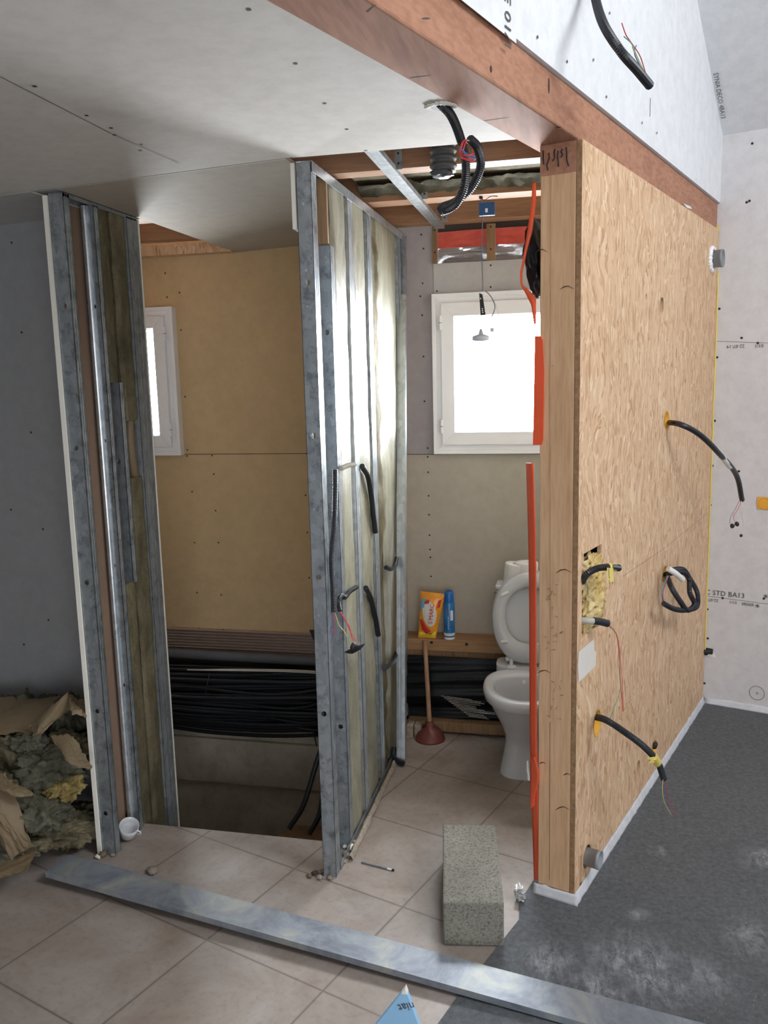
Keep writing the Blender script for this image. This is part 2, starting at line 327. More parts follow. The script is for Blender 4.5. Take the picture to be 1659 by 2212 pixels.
# ================================================================== SHELL
VX0, VX1, VY0, YB = -1.70, -.875, 2.872, 4.13      # stair void and back wall
mb = MB()
mb.box(-4.7, 7.0, -6.0, 2.60, -.12, 0, 'tiles'); mb.box(-4.6, VX0, 2.60, 3.05, -.12, 0, 'tiles'); mb.box(VX0, VX1, 2.60, VY0, -.12, 0, 'tiles')
mb.box(VX1, 7.0, 2.60, 6.0, -.12, 0, 'tiles')
struct(mb, 'floor')
mb = MB(); mb.add([B(-.995, -3.2, .004), B(3.3, -3.2, .004), B(3.3, 4.5, .004), B(-.876, 4.5, .004), B(-.876, 2.60, .004), B(-1.03, 2.62, .004), B(-1.02, 2.42, .004), B(-.985, 2.33, .004), B(-1.0, 1.9, .004)], [tuple(range(9))], 'grey_screed')
gf = struct(mb, 'floor'); solid(gf, .003)
# main ceiling board in front of the partitions
mb = MB()
def ceil(mb, x0, x1, y0, y1, mat='board_ceiling', t=.013):
    xs = [x0]+([-.85] if x0 < -.85 < x1 else [])+[x1]
    for a, b in zip(xs, xs[1:]):
        mb.add([(a, y0, zc(a)), (b, y0, zc(b)), (b, y1, zc(b)), (a, y1, zc(a)), (a, y0, zc(a)+t), (b, y0, zc(b)+t), (b, y1, zc(b)+t), (a, y1, zc(a)+t)], [(0, 3, 2, 1), (4, 5, 6, 7), (0, 1, 5, 4), (2, 3, 7, 6), (0, 4, 7, 3), (1, 2, 6, 5)], mat)
xb = lambda y: (-1.018+y*math.sin(TH))/math.cos(TH)   # beam edge x at a given y
n = 1; pts = [(-.85, -3.2), (xb(-3.2), -3.2), (xb(2.55), 2.55), (-.165, 2.606), (-.85, 2.598)]
mb.add([(x, y, 2.405) for x, y in pts]+[(x, y, 2.418) for x, y in pts], [(4, 3, 2, 1, 0), (5, 6, 7, 8, 9)]+[(i, (i+1) % 5, 5+(i+1) % 5, 5+i) for i in range(5)], 'board_ceiling')
ceil(mb, -4.6, -.85, -3.2, 2.592)
def cpt(px, py): x, y, z = atZ(px, py, 2.40); x, y, z = atZ(px, py, zc(x)); return (x, y, z)
screws(mb, [cpt(*p) for p in ((537, 20), (638, 137), (701, 223), (749, 279), (790, 325), (75, 186), (187, 249), (240, 276), (247, 291), (305, 312), (303, 325))], (0, 0, -1), r=.0055)
c0 = struct(mb, 'ceiling')
# seams of the boards: thin lines of filler dust
mb = MB()
def seam(mb, a, b, w, mat='gypsum', z=-.0007):
    a, b = Vector(a), Vector(b); t = (b-a).normalized(); q = Vector((-t.y, t.x, 0))*w/2; o = Vector((0, 0, z)); mb.add([a-q+o, b-q+o, b+q+o, a+q+o], [(0, 1, 2, 3)], mat)
seam(mb, cpt(0, 165), cpt(240, 288), .0025, 'ink'); seam(mb, cpt(240, 288), cpt(385, 352), .0018, 'ink')
mb.build('seam', c0)
mb = MB(); ceil(mb, -1.662, -.872, 2.600, 4.13, 'board_beige'); ceil(mb, -1.738, -1.66, 2.600, 3.13, 'galvanised_dull'); c1 = struct(mb, 'ceiling')
mb = MB(); ceil(mb, -4.6, -1.75, 2.600, 3.0, 'board_grey'); struct(mb, 'ceiling')
mb = MB(); mb.box(-4.0, -1.66, 2.592, 2.600, 2.372-.001, 2.3725, 'gypsum') if 0 else None; mb.add([(-1.745, 2.594, zc(-1.745)-.001), (-.87, 2.594, zc(-.87)-.001), (-.87, 2.5995, zc(-.87)-.001), (-1.745, 2.5995, zc(-1.745)-.001)], [(0, 1, 2, 3)], 'gypsum'); mb.add([(-1.752, 2.60, zc(-1.75)-.001), (-1.738, 2.60, zc(-1.75)-.001), (-1.733, 2.72, zc(-1.73)-.001), (-1.747, 2.72, zc(-1.75)-.001)], [(0, 1, 2, 3)], 'gypsum'); mb.build('board_edge', c1)
# attic deck above
mb = MB(); mb.prism([(-4.6, -3.2, 2.72), (xb(-3.2), -3.2, 2.72), (xb(4.14), 4.14, 2.72), (-4.6, 4.14, 2.72)], (0, 0, .03), 'osb'); struct(mb, 'ceiling')
# back wall, middle bay (tan) and toilet bay (beige)
WZ0, WZ1, WA0, WA1, WB0, WB1 = 1.40, 2.085, -2.735, -2.045, -.64, .05
def wallwin(mb, x0, x1, z0, z1, wx0, wx1, mat, y=YB, t=.013):
    mb.box(x0, wx0, y, y+t, z0, z1, mat); mb.box(wx1, x1, y, y+t, z0, z1, mat); mb.box(wx0, wx1, y, y+t, z0, WZ0, mat); mb.box(wx0, wx1, y, y+t, WZ1, z1, mat)
mb = MB(); wallwin(mb, -3.2, -.86, .40, 2.46, WA0, WA1, 'board_tan')
wp = lambda pts: [atY(x, y, YB-.0005) for x, y in pts]
screws(mb, wp([(356, 536), (378, 534), (357, 590), (388, 632), (361, 642), (391, 713), (400, 857), (405, 972), (404, 985), (458, 984), (462, 1024), (466, 1103), (415, 1062), (420, 1172), (472, 1172), (426, 1280), (478, 1285), (431, 1358), (482, 1360), (663, 840), (663, 980), (660, 1070), (664, 1150), (668, 1248)]), (0, -1, 0))
a, b = atY(395, 981.5, YB-.001), atY(672, 979.5, YB-.001); mb.add([(a[0], a[1], a[2]-.0015), (b[0], b[1], b[2]-.0015), (b[0], b[1], b[2]+.0015), (a[0], a[1], a[2]+.0015)], [(0, 1, 2, 3)], 'screw_dark')
struct(mb, 'wall_back')
mb = MB(); zt = atY(935, 570, YB)[2]; xl = atY(936, 600, YB)[0]
mb.box(-.86, xl-.002, YB, YB+.013, 1.36, 2.44, 'board_mauve'); mb.box(xl, .345, YB, YB+.013, WZ1, zt, 'board_grey'); mb.box(WB1, .345, YB, YB+.013, 1.36, WZ1, 'board_grey')
mb.box(xl-.001, WB0, YB, YB+.013, 1.36, WZ1, 'board_mauve'); mb.box(-.86, .345, YB, YB+.013, .30, 1.357, 'board_beige'); mb.box(-.86, .345, YB+.0125, YB+.015, 1.35, 1.37, 'screw_dark')
screws(mb, wp([(910, 507), (915, 537), (908, 640), (913, 612), (912, 681), (915, 770), (917, 867), (924, 968), (924, 987), (925, 1020), (926, 1071), (927, 1112), (928, 1156), (929, 1187), (930, 1204), (931, 1245), (944, 629), (1060, 573), (1060, 620)]), (0, -1, 0), r=.0045)
struct(mb, 'wall_back')
# masonry outside the plasterboard, with reveals
mb = MB(); 
for x0, x1 in ((-3.2, WA0-.02), (WA1+.02, WB0-.02), (WB1+.02, .345)): mb.box(x0, x1, 4.16, 4.40, -.10, 2.75, 'wall_dark')
for x0, x1 in ((WA0-.02, WA1+.02), (WB0-.02, WB1+.02)): mb.box(x0, x1, 4.16, 4.40, -.10, WZ0-.02, 'wall_dark'); mb.box(x0, x1, 4.16, 4.40, WZ1+.02, 2.75, 'wall_dark')
struct(mb, 'wall_outer')
def window(name, x0, x1, z0, z1, hinge_left):
    # x0..z1 is the clear opening; outer frame overlaps the wall
    w = thing(name, None, None, kind='structure'); y = 4.085
    ox0, ox1, oz0, oz1 = x0-.035, x1+.035, z0-.037, z1+.037
    def ring(mb, a0, a1, b0, b1, t, y0, y1, mat='pvc_white'):
        o = [(a0, b0), (a1, b0), (a1, b1), (a0, b1)]; i = [(a0+t, b0+t), (a1-t, b0+t), (a1-t, b1-t), (a0+t, b1-t)]
        for k in range(4):
            q = [o[k], o[(k+1) % 4], i[(k+1) % 4], i[k]]; mb.prism([(p[0], y0, p[1]) for p in q], (0, y1-y0, 0), mat)
    m = MB(); ring(m, ox0, ox1, oz0, oz1, .052, y+.012, y+.10); ring(m, ox0, ox1, oz0, oz1, .020, y, y+.013); m.build('window_frame', w, bevel=.002)
    m = MB(); ring(m, ox0+.045, ox1-.045, oz0+.045, oz1-.045, .062, y-.012, y+.06); ring(m, ox0+.10, ox1-.10, oz0+.10, oz1-.10, .012, y+.004, y+.05); m.build('sash', w, bevel=.003)
    m = MB(); m.box(ox0+.11, ox1-.11, y+.03, y+.036, oz0+.11, oz1-.11, 'glass'); m.build('glass_pane', w)
    hx = ox0+.043 if hinge_left else ox1-.043
    for hz in (oz0+.135, oz1-.135):
        m = MB(); m.tube([(hx, y-.008, hz-.033), (hx, y-.008, hz+.033)], .008, 'pvc_white', 10); m.tube([(hx, y-.008, hz-.001), (hx, y-.008, hz+.001)], .0085, 'screw_dark', 10); m.build('hinge', w)
    return w
window('window_1', WA0, WA1, WZ0, WZ1, False); window('window_2', WB0, WB1, WZ0, WZ1, True)
# void under the stair: concrete walls
mb = MB(); mb.box(-3.2, -.86, 4.06, 4.16, -2.4, -.10, 'wall_concrete'); mb.box(-3.2, -.86, 4.035, 4.06, -.42, -.17, 'wall_concrete'); mb.box(-3.2, VX1, 2.6, 4.2, -2.45, -2.40, 'wall_concrete')
mb.box(-3.2, VX1, VY0-.08, VY0, -2.4, -.12, 'wall_concrete'); mb.box(VX1, VX1+.05, VY0, 4.2, -2.4, -.0, 'wall_concrete'); mb.box(-3.25, -3.2, 2.6, 4.4, -2.4, 2.7, 'wall_concrete')
struct(mb, 'wall_lower')
mb = MB(); p = [atZ(*q, -.55) for q in ((590, 1812), (640, 1782), (700, 1785), (700, 1830))]
mb.add(p+[(x, y, z-.03) for x, y, z in p], [(0, 1, 2, 3), (7, 6, 5, 4), (0, 4, 5, 1), (1, 5, 6, 2), (2, 6, 7, 3), (3, 7, 4, 0)], 'pine_dull')
mb.build('wooden_offcut', None, 'dull wooden board corner down in the dark stair void', 'offcut')
# left room wall and other shell walls
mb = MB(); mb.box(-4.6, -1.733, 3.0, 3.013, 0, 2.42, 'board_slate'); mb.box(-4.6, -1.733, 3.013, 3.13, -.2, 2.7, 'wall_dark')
screws(mb, [atY(x, y, 2.9995) for x, y in ((25, 524), (47, 718), (67, 934), (93, 1143), (105, 1339), (24, 1101), (122, 1501), (52, 1392))], (0, -1, 0)); struct(mb, 'wall_left')
mb = MB(); mb.box(-4.65, -4.6, -3.2, 3.1, 0, 2.7, 'board_grey'); struct(mb, 'wall_far_left')
mb = MB(); mb.box(-4.7, 7.5, -3.25, -3.2, 0, 6.5, 'board_white'); struct(mb, 'wall_rear')
mb = MB(); mb.box(3.3, 3.35, -6.0, 4.7, 0, 5.9, 'board_white', B); struct(mb, 'wall_far_right')
# right wall of the kitchen
WD = 4.50; KL = -.861
SLP = (atL(1505, 0, KL)); SZ0 = atD(1565, 298, WD)[2]
_sd = np.array(SLP)@DBv; SK = (SLP[2]-SZ0)/(WD-_sd)
mb = MB(); mb.box(-1.0, 3.3, WD, WD+.013, 0, SZ0+.1, 'board_wall', B); mb.box(-1.0, 3.3, WD+.013, WD+.15, 0, SZ0+.1, 'wall_dark', B)
dp = lambda pts: [atD(x, y, WD-.0005) for x, y in pts]
screws(mb, dp([(1625, 310), (1619, 434), (1613, 437), (1554, 667), (1602, 730), (1637, 741), (1549, 772), (1544, 909), (1539, 1006), (1596, 1018), (1535, 1091), (1528, 1242), (1561, 1292), (1650, 1293), (1528, 1316), (1529, 1379), (1522, 1476)]), -DBv, r=.0062)
for (a, b) in (((1546, 737), (1659, 741)), ((1524, 1287), (1659, 1305))):
    p, q = dp([a])[0], dp([b])[0]; mb.add([(p[0], p[1], p[2]-.001), (q[0], q[1], q[2]-.001), (q[0], q[1], q[2]+.001), (p[0], p[1], p[2]+.001)], [(0, 1, 2, 3)], 'ink')
wr = struct(mb, 'wall_right')
UZ = (0, 0, 1); mU = tuple(-LBv); DZ = (0, 0, -1)
LU = tuple(LBv)
text('AC STD BA13', wr, Vector(atD(1513, 1282, WD-.001)), LU, UZ, .036)
text('22-07-', wr, Vector(atD(1552, 1295, WD-.001)), mU, DZ, .021); text('01/1', wr, Vector(atD(1592, 1299, WD-.001)), mU, DZ, .021)
text('siniat', wr, Vector(atD(1629, 1304, WD-.001)), mU, DZ, .028); pass
text('22-07-19', wr, Vector(atD(1609, 744, WD-.001)), mU, DZ, .023); text('01/1', wr, Vector(atD(1650, 743, WD-.001)), mU, DZ, .023)
star = MB(); 
for (cx, cy) in ((1654, 1288), (1636, 1309)):
    c = Vector(atD(cx, cy, WD-.0012))
    for k in range(4):
        a = k*math.pi/4; u = Vector(LU)*math.cos(a)+Vector(UZ)*math.sin(a); w = Vector(LU)*-math.sin(a)+Vector(UZ)*math.cos(a); star.add([c-u*.011-w*.0012, c+u*.011-w*.0012, c+u*.011+w*.0012, c-u*.011+w*.0012], [(0, 1, 2, 3)], 'ink')
star.build('star_mark', wr)
m = MB(); c = Vector(atD(1635, 1497, WD-.0015)); m.tube([c+Vector(LU)*math.cos(a)*.036+Vector(UZ)*math.sin(a)*.036 for a in [2*math.pi*k/32 for k in range(33)]], .0009, 'ink', 4); m.tube([c+Vector(UZ)*.008, c-Vector(UZ)*.01], .0008, 'ink', 4); m.tube([c-Vector(LU)*.005, c+Vector(LU)*.011], .0008, 'ink', 4)
m.build('pencilled_circle', wr)
# knee wall above the beam, roof slope
BT = 2.527
def slz(d): return SZ0+SK*(WD-d)
mb = MB(); K0 = KL-.155
kp = [(-6, BT), (WD, BT), (WD, slz(WD)+.03), (-.5, slz(-.5)+.03), (-6, slz(-.5)+.03)]; mb.add([B(K0, a, b) for a, b in kp]+[B(KL, a, b) for a, b in kp], [(0, 1, 2, 3, 4), (9, 8, 7, 6, 5), (0, 5, 6, 1)], 'board_white')
mb.add([B(KL+.001, 1.2, BT-.012), B(KL+.001, 2.02, BT-.012), B(KL+.001, 2.02, 3.4), B(KL+.001, 1.2, 3.4), B(KL, 1.2, BT-.012), B(KL, 2.02, BT-.012), B(KL, 2.02, 3.4), B(KL, 1.2, 3.4)], [(0, 1, 2, 3), (0, 4, 5, 1), (1, 5, 6, 2)], 'board_white')
lp = lambda pts: [atL(x, y, KL+.0022) for x, y in pts]
screws(mb, lp([(1161, 80), (1225, 133), (1310, 209), (1317, 28), (1282, 129), (1387, 265), (1419, 287)]), LBv)
wk = struct(mb, 'wall_upper')
text('E 01/1', wk, Vector(atL(1090, -22, KL+.002)), DZ, tuple(DBv), .05)
m = MB(); m.tube([atL(1405, 212, KL+.001), atL(1404, 252, KL+.001)], .0012, 'ink', 4); m.build('pencil_mark', wk)
mb = MB(); mb.add([B(-1.0, WD+.02, slz(WD)), B(3.35, WD+.02, slz(WD)), B(3.35, 2.3, slz(2.3)), B(-1.0, 2.3, slz(2.3)), B(-1, -.5, slz(-.5)), B(3.35, -.5, slz(-.5)), B(3.35, -6.5, slz(-.5)), B(-1.0, -6.5, slz(-.5))], [(0, 1, 2, 3), (3, 2, 5, 4), (4, 5, 6, 7)], 'board_white')
cs = struct(mb, 'ceiling')
sdir = Vector((DBv[0], DBv[1], -SK)).normalized()
screws(mb2 := MB(), [tuple(Vector(B(-.62, 3.55, slz(3.55)-.002))), tuple(Vector(B(-.4, 3.9, slz(3.9)-.002)))], (0, 0, -1)); mb2.build('screw_head', cs)
def onslope(x, y):
    r = ray(x, y); nrm = Vector((-DBv[0]*-SK, -DBv[1]*-SK, 1)); P0 = Vector(B(0, WD, SZ0)); nv = np.array([SK*DBv[0], SK*DBv[1], 1.0])
    return Vector(tuple(EYE + r*(((np.array(P0)-EYE)@nv)/(r@nv))))
a, b = onslope(1541, 158), onslope(1559, 262); ux = (b-a).normalized(); up = Vector(LU); up = (up-ux*up.dot(ux)).normalized()
sz = (b-a).length; tx = text('SYNIA DECO 4BA13', cs, a-ux.cross(up)*.0, ux, up, sz/9.3)
# ================================================================== BEAM, POST, OSB WALL
mb = MB(); mb.box(-1.022, -.8725, -4.6, WD, 2.402, BT, 'beam_wood', B)
bm_ = mb.build('ceiling_beam', None, 'long varnished reddish timber beam resting on the pale post', 'beam', bevel=.006)
m = MB()
for (x0, y0, x1, y1) in ((1045, 261, 1098, 254), (886, 168, 930, 163), (790, 26, 812, 10)):
    p, q = Vector(atZ(x0, y0, 2.4015)), Vector(atZ(x1, y1, 2.4015)); t = (q-p).normalized(); w = Vector((-t.y, t.x, 0))*.004; m.add([p, q-w*.3, q+w*.3, p+w*1.2], [(0, 1, 2, 3)], 'burnt')
m.build('crack', bm_)
for (x, y) in ((1061, 149), (1186, 185), (920, 40), (1206, 275)):
    m = MB(); disc(m, atL(x, y, -.8715) if x > 1000 and y < 260 else atZ(x, y, 2.4008), (0, 0, 1) if y < 260 and x > 1000 else (1, 0, 0), tuple(DBv), .008 if x != 1186 else .02, 'burnt', 9, .006); m.build('knot', bm_)
mb = MB(); PD = 2.50
mb.box(-.988, -.878, PD, PD+.11, .035, 2.402, 'pine', B); 
po = mb.build('wooden_post', None, 'pale pine post with pencil scribbles at the end of the chipboard wall', 'post', bevel=.003)
m = MB(); m.box(-.9885, -.8775, PD-.0012, PD-.0002, 2.315, 2.401, 'beam_wood', B); m.build('stain_band', po)
m = MB(); rr = random.Random(5)
for (x, y, h) in ((1172, 325, 30), (1184, 330, 38), (1196, 322, 26), (1206, 326, 34), (1226, 318, 40), (1214, 322, 18)):
    p = [Vector(atD(x+rr.uniform(-3, 3), y+h*t, PD-.002)) for t in (0, .3, .7, 1)]; m.tube(p, .0022, 'screw_dark', 5)
m.build('dark_stain', po)
m = MB()
for k in range(34):
    g = rr.choice([(1195, 1268), (1200, 1330), (1190, 1400), (1208, 1375), (1205, 1490), (1198, 1530), (1200, 800), (1186, 1285)]); x, y = g[0]+rr.gauss(0, 7), g[1]+rr.gauss(0, 14)
    p = [Vector(atD(x+rr.uniform(-6, 6), y+rr.uniform(-4, 4), PD-.0015)) for t in range(3)]; m.tube(p, .00045, 'ink', 4)
m.tube([atD(1188, 1560, PD-.001), atD(1188, 1600, PD-.001), atD(1187, 1900, PD-.001)], .0007, 'burnt', 4); m.tube([atD(1190, 340, PD-.001), atD(1188, 900, PD-.001), atD(1189, 1550, PD-.001)], .0005, 'pencil', 4)
m.build('pencil_note', po)
for (x, y, w) in ((1170, 545, 26), (1225, 625, 30), (1218, 1238, 34), (1175, 1455, 30), (1172, 1650, 14), (1215, 1750, 30), (1225, 1675, 16)):
    m = MB(); p = [Vector(atD(x+w*t, y-w*.25*math.sin(3*(t+.5)), PD-.0004)) for t in (-.5, -.2, .1, .5)]; m.tube(p, .0022, 'burnt', 4, rs=[.0006, .0020, .0014, .0004]); m.build('grain_mark', po)
# OSB sheet with real openings
def boolean(o, cut):
    c = cut.build('cut'); import bmesh; bq_ = bmesh.new(); bq_.from_mesh(c.data); bmesh.ops.recalc_face_normals(bq_, faces=bq_.faces); bq_.to_mesh(c.data); bq_.free(); md = o.modifiers.new('b', 'BOOLEAN'); md.operation = 'DIFFERENCE'; md.object = c; md.solver = 'EXACT'
    dg = bpy.context.evaluated_depsgraph_get(); dg.update(); me = bpy.data.meshes.new_from_object(o.evaluated_get(dg)); o.modifiers.clear(); o.data = me; bpy.data.objects.remove(c)
mb = MB(); mb.box(-.876, KL, PD, WD-.006, .01, 2.402, 'osb', B); sh = mb.build('chipboard_sheet', None, 'large oriented strand board wall panel with cable holes beside the pale post', 'panel')
def opos(x, y): p = np.array(atL(x, y, KL)); return float(p@DBv), float(p[2])
HOL = dict(h1=((1430, 660), .030, .032), h2=((1396, 642), .010, .012), b1=((1440, 908), .036, .036), b2=((1436, 1240), .033, .033), b3=((1290, 1562), .036, .042), b4=((1413, 1616), .033, .033), h3=((1379, 1660), .024, .036), p1=((1268, 1850), .04, .04), p2=((1536, 561), .05, .05), h4=((1388, 1740), .001, .001))
cut = MB(); 
for k, (pt, rx, rz) in HOL.items():
    d_, z_ = opos(*pt)
    if k == 'h4': continue
    cut.add([B(l, d_+rx*math.cos(2*math.pi*j/24), z_+rz*math.sin(2*math.pi*j/24)) for l in (-.90, -.84) for j in range(24)], [tuple(range(24)), tuple(range(47, 23, -1))]+[(j, 24+j, 24+(j+1) % 24, (j+1) % 24) for j in range(24)], 'osb')
n0, n1 = opos(1258, 1205), opos(1297, 1345)
cut.box(-.90, -.84, n0[0], n1[0], n1[1], n0[1]+.01, 'osb', B); cut.box(-.9, -.84, opos(1253, 1850)[0], opos(1253, 1850)[0]+.022, opos(1253, 1915)[1]-.03, opos(1253, 1850)[1], 'osb', B)
boolean(sh, cut)
m = MB(); m.box(-.8765, KL+.0005, PD-.0006, PD+.0002, .012, 2.40, 'osb_edge', B); m.build('raw_edge', sh)
for (x, y) in ((1433, 780), (1433, 790), (1434, 880), (1437, 945), (1500, 825), (1508, 832), (1500, 990), (1435, 928), (1466, 520)):
    m = MB(); c = Vector(atL(x, y, KL+.0006)); m.add([c+Vector(DBv)*.004*math.cos(t)*random.uniform(.6, 1.2)+Vector(UZ)*.007*math.sin(t)*random.uniform(.7, 1.3) for t in [k*.785 for k in range(8)]], [tuple(range(8))], 'gypsum'); m.build('plaster_dab', sh)
m = MB(); m.tube([atL(1345, 1245, KL+.0003), atL(1430, 1188, KL+.0003), atL(1527, 1110, KL+.0003)], .0006, 'pencil', 4); m.build('pencil_line', sh)
m = MB(); m.add([atL(x, y, KL+.0015) for x, y in ((1250, 1408), (1283, 1380), (1284, 1407), (1288, 1407), (1287, 1438), (1250, 1474), (1248, 1440))], [tuple(range(7))], 'paper')
for k in range(0): m.tube([atL(1254+k*.5, 1420+k*8, KL+.0022), atL(1268, 1414+k*7, KL+.0022), atL(1282, 1400+k*7, KL+.0022)], .0004, 'ink', 3)
nt = m.build('paper_note', None, 'torn white paper note stuck low on the chipboard panel', 'paper')
# inner cladding of that wall, toilet side
mb = MB(); mb.box(-.988, -.976, PD+.11, WD, .0, 2.402, 'board_beige', B); struct(mb, 'wall_toilet_right')
mb = MB(); mb.box(-.972, -.90, PD+.112, WD-.01, .005, 2.40, 'wall_dark', B); struct(mb, 'cavity_shade_1')  # dark fill added so the holes in the panel look shaded inside
# white foam strip at the foot of the wall
def wob(t, s): return noise.noise(Vector((t*9, s, 0)))
mb = MB(); prf = []
sheet(mb, lambda u, v: B(KL+.004+.010*(1-v)+.004*wob(u*6, 1)*(1-v), PD-.004+u*(WD-PD), .002+v*(.037+.007*wob(u*5, 3)+.004*wob(u*22, 9))), 90, 4, 'foam_strip')
sheet(mb, lambda u, v: B(-1.0+u*(KL+.016+1.0), PD-.006-.008*(1-v)-.002*wob(u*4, 2), .002+v*(.036+.006*wob(u*2, 5))), 12, 4, 'foam_strip')
o = mb.build('foam_strip', None, 'white foam edge strip along the foot of the chipboard wall and post', 'strip'); solid(o, .004)
mb = MB(); sheet(mb, lambda u, v: B(KL+.01+u*4.1, WD-.004-.010*(1-v)-.004*wob(u*12, 1), .002+v*(.034+.012*wob(u*16, 3)+.006*wob(u*60, 9))), 120, 4, 'foam_strip')
o = mb.build('foam_strip', None, 'white foam edge strip along the foot of the white kitchen wall', 'strip'); solid(o, .004)
# yellow joint foam in the corner
mb = MB(); mb.tube([B(KL+.003+.002*wob(t*.4, 3), WD-.004, .28+t*.052) for t in range(0, 38)], .004, 'yellow_tape', 6)
mb.build('corner_tape', None, 'thin yellow tape line in the corner of chipboard and white wall', 'tape')
mb = MB(); mb.prism([atD(x, y, WD-.02) for x, y in ((1547, 490), (1556, 486), (1552, 500), (1549, 515), (1545, 514))], tuple(np.array(DBv)*.004), 'yellow_tape'); mb.build('tape_scrap', None, 'crumpled yellow tape scrap under the far end of the beam', 'tape')
# ================================================================== METAL STUDS
def cstud(x0, x1, y0, z0, z1, depth=.035, mat='galvanised', th=.0012, back=False, lips=True, holes=(), hr=.009):
    """C profile: web on y0 facing the camera, flanges running away along +y (or towards the camera when back)."""
    m = MB(); s = -1 if back else 1; y1 = y0+s*depth
    ys = lambda a, b: (min(a, b), max(a, b))
    if holes:
        zs = [z0]; xc = (x0+x1)/2
        for h in sorted(holes):
            zs += [h-hr, h+hr]
        zs.append(z1)
        for i in range(0, len(zs), 2): m.box(x0, x1, *ys(y0, y0+s*th), zs[i], zs[i+1], mat)
        for h in holes:
            for sg in (-1, 1):   # web around a round hole
                N = 10; ring = [(xc+sg*hr*math.sin(math.pi*k/N), h+hr*math.cos(math.pi*k/N)) for k in range(N+1)]; xe = x1 if sg > 0 else x0
                for k in range(N):
                    a, b = ring[k], ring[k+1]; m.add([(a[0], y0, a[1]), (b[0], y0, b[1]), (xe, y0, b[1]), (xe, y0, a[1])], [(0, 1, 2, 3)], mat)
    else: m.box(x0, x1, *ys(y0, y0+s*th), z0, z1, mat)
    for a, b in ((x0, x0+th), (x1-th, x1)): m.box(a, b, *ys(y0, y1), z0, z1, mat)
    for xx in (x0+.3*(x1-x0), x1-.3*(x1-x0)): m.box(xx-.001, xx+.001, *ys(y0-s*.0009, y0), z0, z1, mat) if not holes else None
    for q in (.35, .65):
        for xx, sg in ((x0, -1), (x1, 1)): m.box(min(xx, xx+sg*.0007), max(xx, xx+sg*.0007), *ys(y0+s*depth*q-.001, y0+s*depth*q+.001), z0, z1, mat)
    if lips:
        for a, b in ((x0, x0+.006), (x1-.006, x1)): m.box(a, b, *ys(y1-s*th, y1), z0, z1, mat)
    return m
def hz(px, pys, Y): return [atY(px, y, Y)[2] for y in pys]
# left partition
LX0, LX1 = -1.7145, -1.660
m = cstud(LX0, LX1, 2.635, .0, 2.368, .036, holes=[atY(x, y, 2.635)[2] for x, y in ((135, 661), (162, 968), (187, 1258), (208, 1536), (226, 1757))])
m.build('metal_stud', None, 'dark galvanised front stud against the white board edge of the left partition', 'stud', 'metal studs of the left partition')
m = MB(); m.box(-1.7315, -1.7155, 2.628, 3.0, .0, 2.362, 'gypsum'); 
for i in range(4): m.v
ob = m.build('plasterboard_sheet', None, 'plasterboard sheet of the left partition with white cut edge and brown paper back', 'plasterboard')
m2 = MB(); m2.box(-1.7156, -1.7146, 2.68, 3.12, -.02, 2.355, 'board_back'); m2.build('paper_back', ob); m2 = MB(); m2.box(-1.7318, -1.7315, 2.63, 3.0, 0, 2.36, 'board_grey'); m2.build('paper_face', ob)
m = cstud(LX0+.002, LX1, 2.817, -.10, 2.362, .030, lips=True, holes=[atY(x, y, 2.817)[2] for x, y in ((211, 662), (233, 952), (254, 1222), (273, 1480))])
R_ = .012; m.tube([(LX0+.021, 2.813, -.02), (LX0+.021, 2.813, 2.36)], .012, 'galvanised_clean', 16)
m.build('metal_stud', None, 'shiny rounded second stud of the left partition behind the brown strip', 'stud', 'metal studs of the left partition')
m = cstud(LX0+.004, LX1, 2.905, .98, 1.745, .034, holes=[1.45]); m.build('metal_stud', None, 'short middle stud piece in the wool gap of the left partition', 'stud', 'metal studs of the left partition')
m = cstud(LX0, LX1, 3.045, -.30, 2.362, .086, mat='galvanised_dull'); m.build('metal_stud', None, 'rear stud of the left partition beside its thin pale board edge', 'stud', 'metal studs of the left partition')
m = MB(); m.box(-1.70, -1.6592, 3.131, 3.142, -.33, 2.366, 'gypsum'); m.build('plasterboard_sheet', None, 'thin pale plasterboard edge closing the rear of the left partition', 'plasterboard')
def track(x0, x1, y0, y1, z, mat='galvanised', up=False, h=.03):
    m = MB(); s = 1 if up else -1; zz = lambda a, b: (min(a, b), max(a, b)); m.box(x0, x1, y0, y1, *zz(z, z+s*.0012), mat)
    for a, b in ((x0, x0+.0012), (x1-.0012, x1)): m.box(a, b, y0, y1, *zz(z, z+s*h), mat)
    return m
track(LX0, LX1, 2.636, 3.12, 2.371, 'galvanised_dull', h=.014).build('metal_track', None, 'top track over the left partition under the ceiling board', 'track')
def slab(name, x0, x1, y0, y1, z0, z1, mat, label, group=None, face=1, amp=.006, seed=0, skip=None):
    m = MB(); nu, nv = max(4, int((y1-y0)/.012)), max(6, int((z1-z0)/.025))
    def fn(u, v):
        y = y0+u*(y1-y0); z = z0+v*(z1-z0); p = Vector((y*7+seed, z*3, seed*2.3)); e = min(1, 8*u, 8*(1-u))
        return (x1-.004+amp*e*noise.noise(p)+amp*.6*noise.noise(p*4)-.010*(1-e), y+.002*noise.noise(Vector((z*14, u*3, seed))), z)
    sheet(m, fn, nu, nv, mat); m.box(x0, x1-.016, y0+.001, y1-.001, z0, z1, mat); return m.build(name, None, label, 'insulation', group)
slab('insulation_slab', LX0+.002, LX1, 2.850, 2.925, 1.745, 2.36, 'wool_dark', 'upper dark wool piece above the short stud of the left partition', 'wool slabs of the left partition', seed=1)
slab('insulation_slab', LX0+.002, LX1, 2.850, 2.935, -.15, .985, 'wool_dark', 'lower dark wool piece beneath the short stud of the left partition', 'wool slabs of the left partition', seed=2)
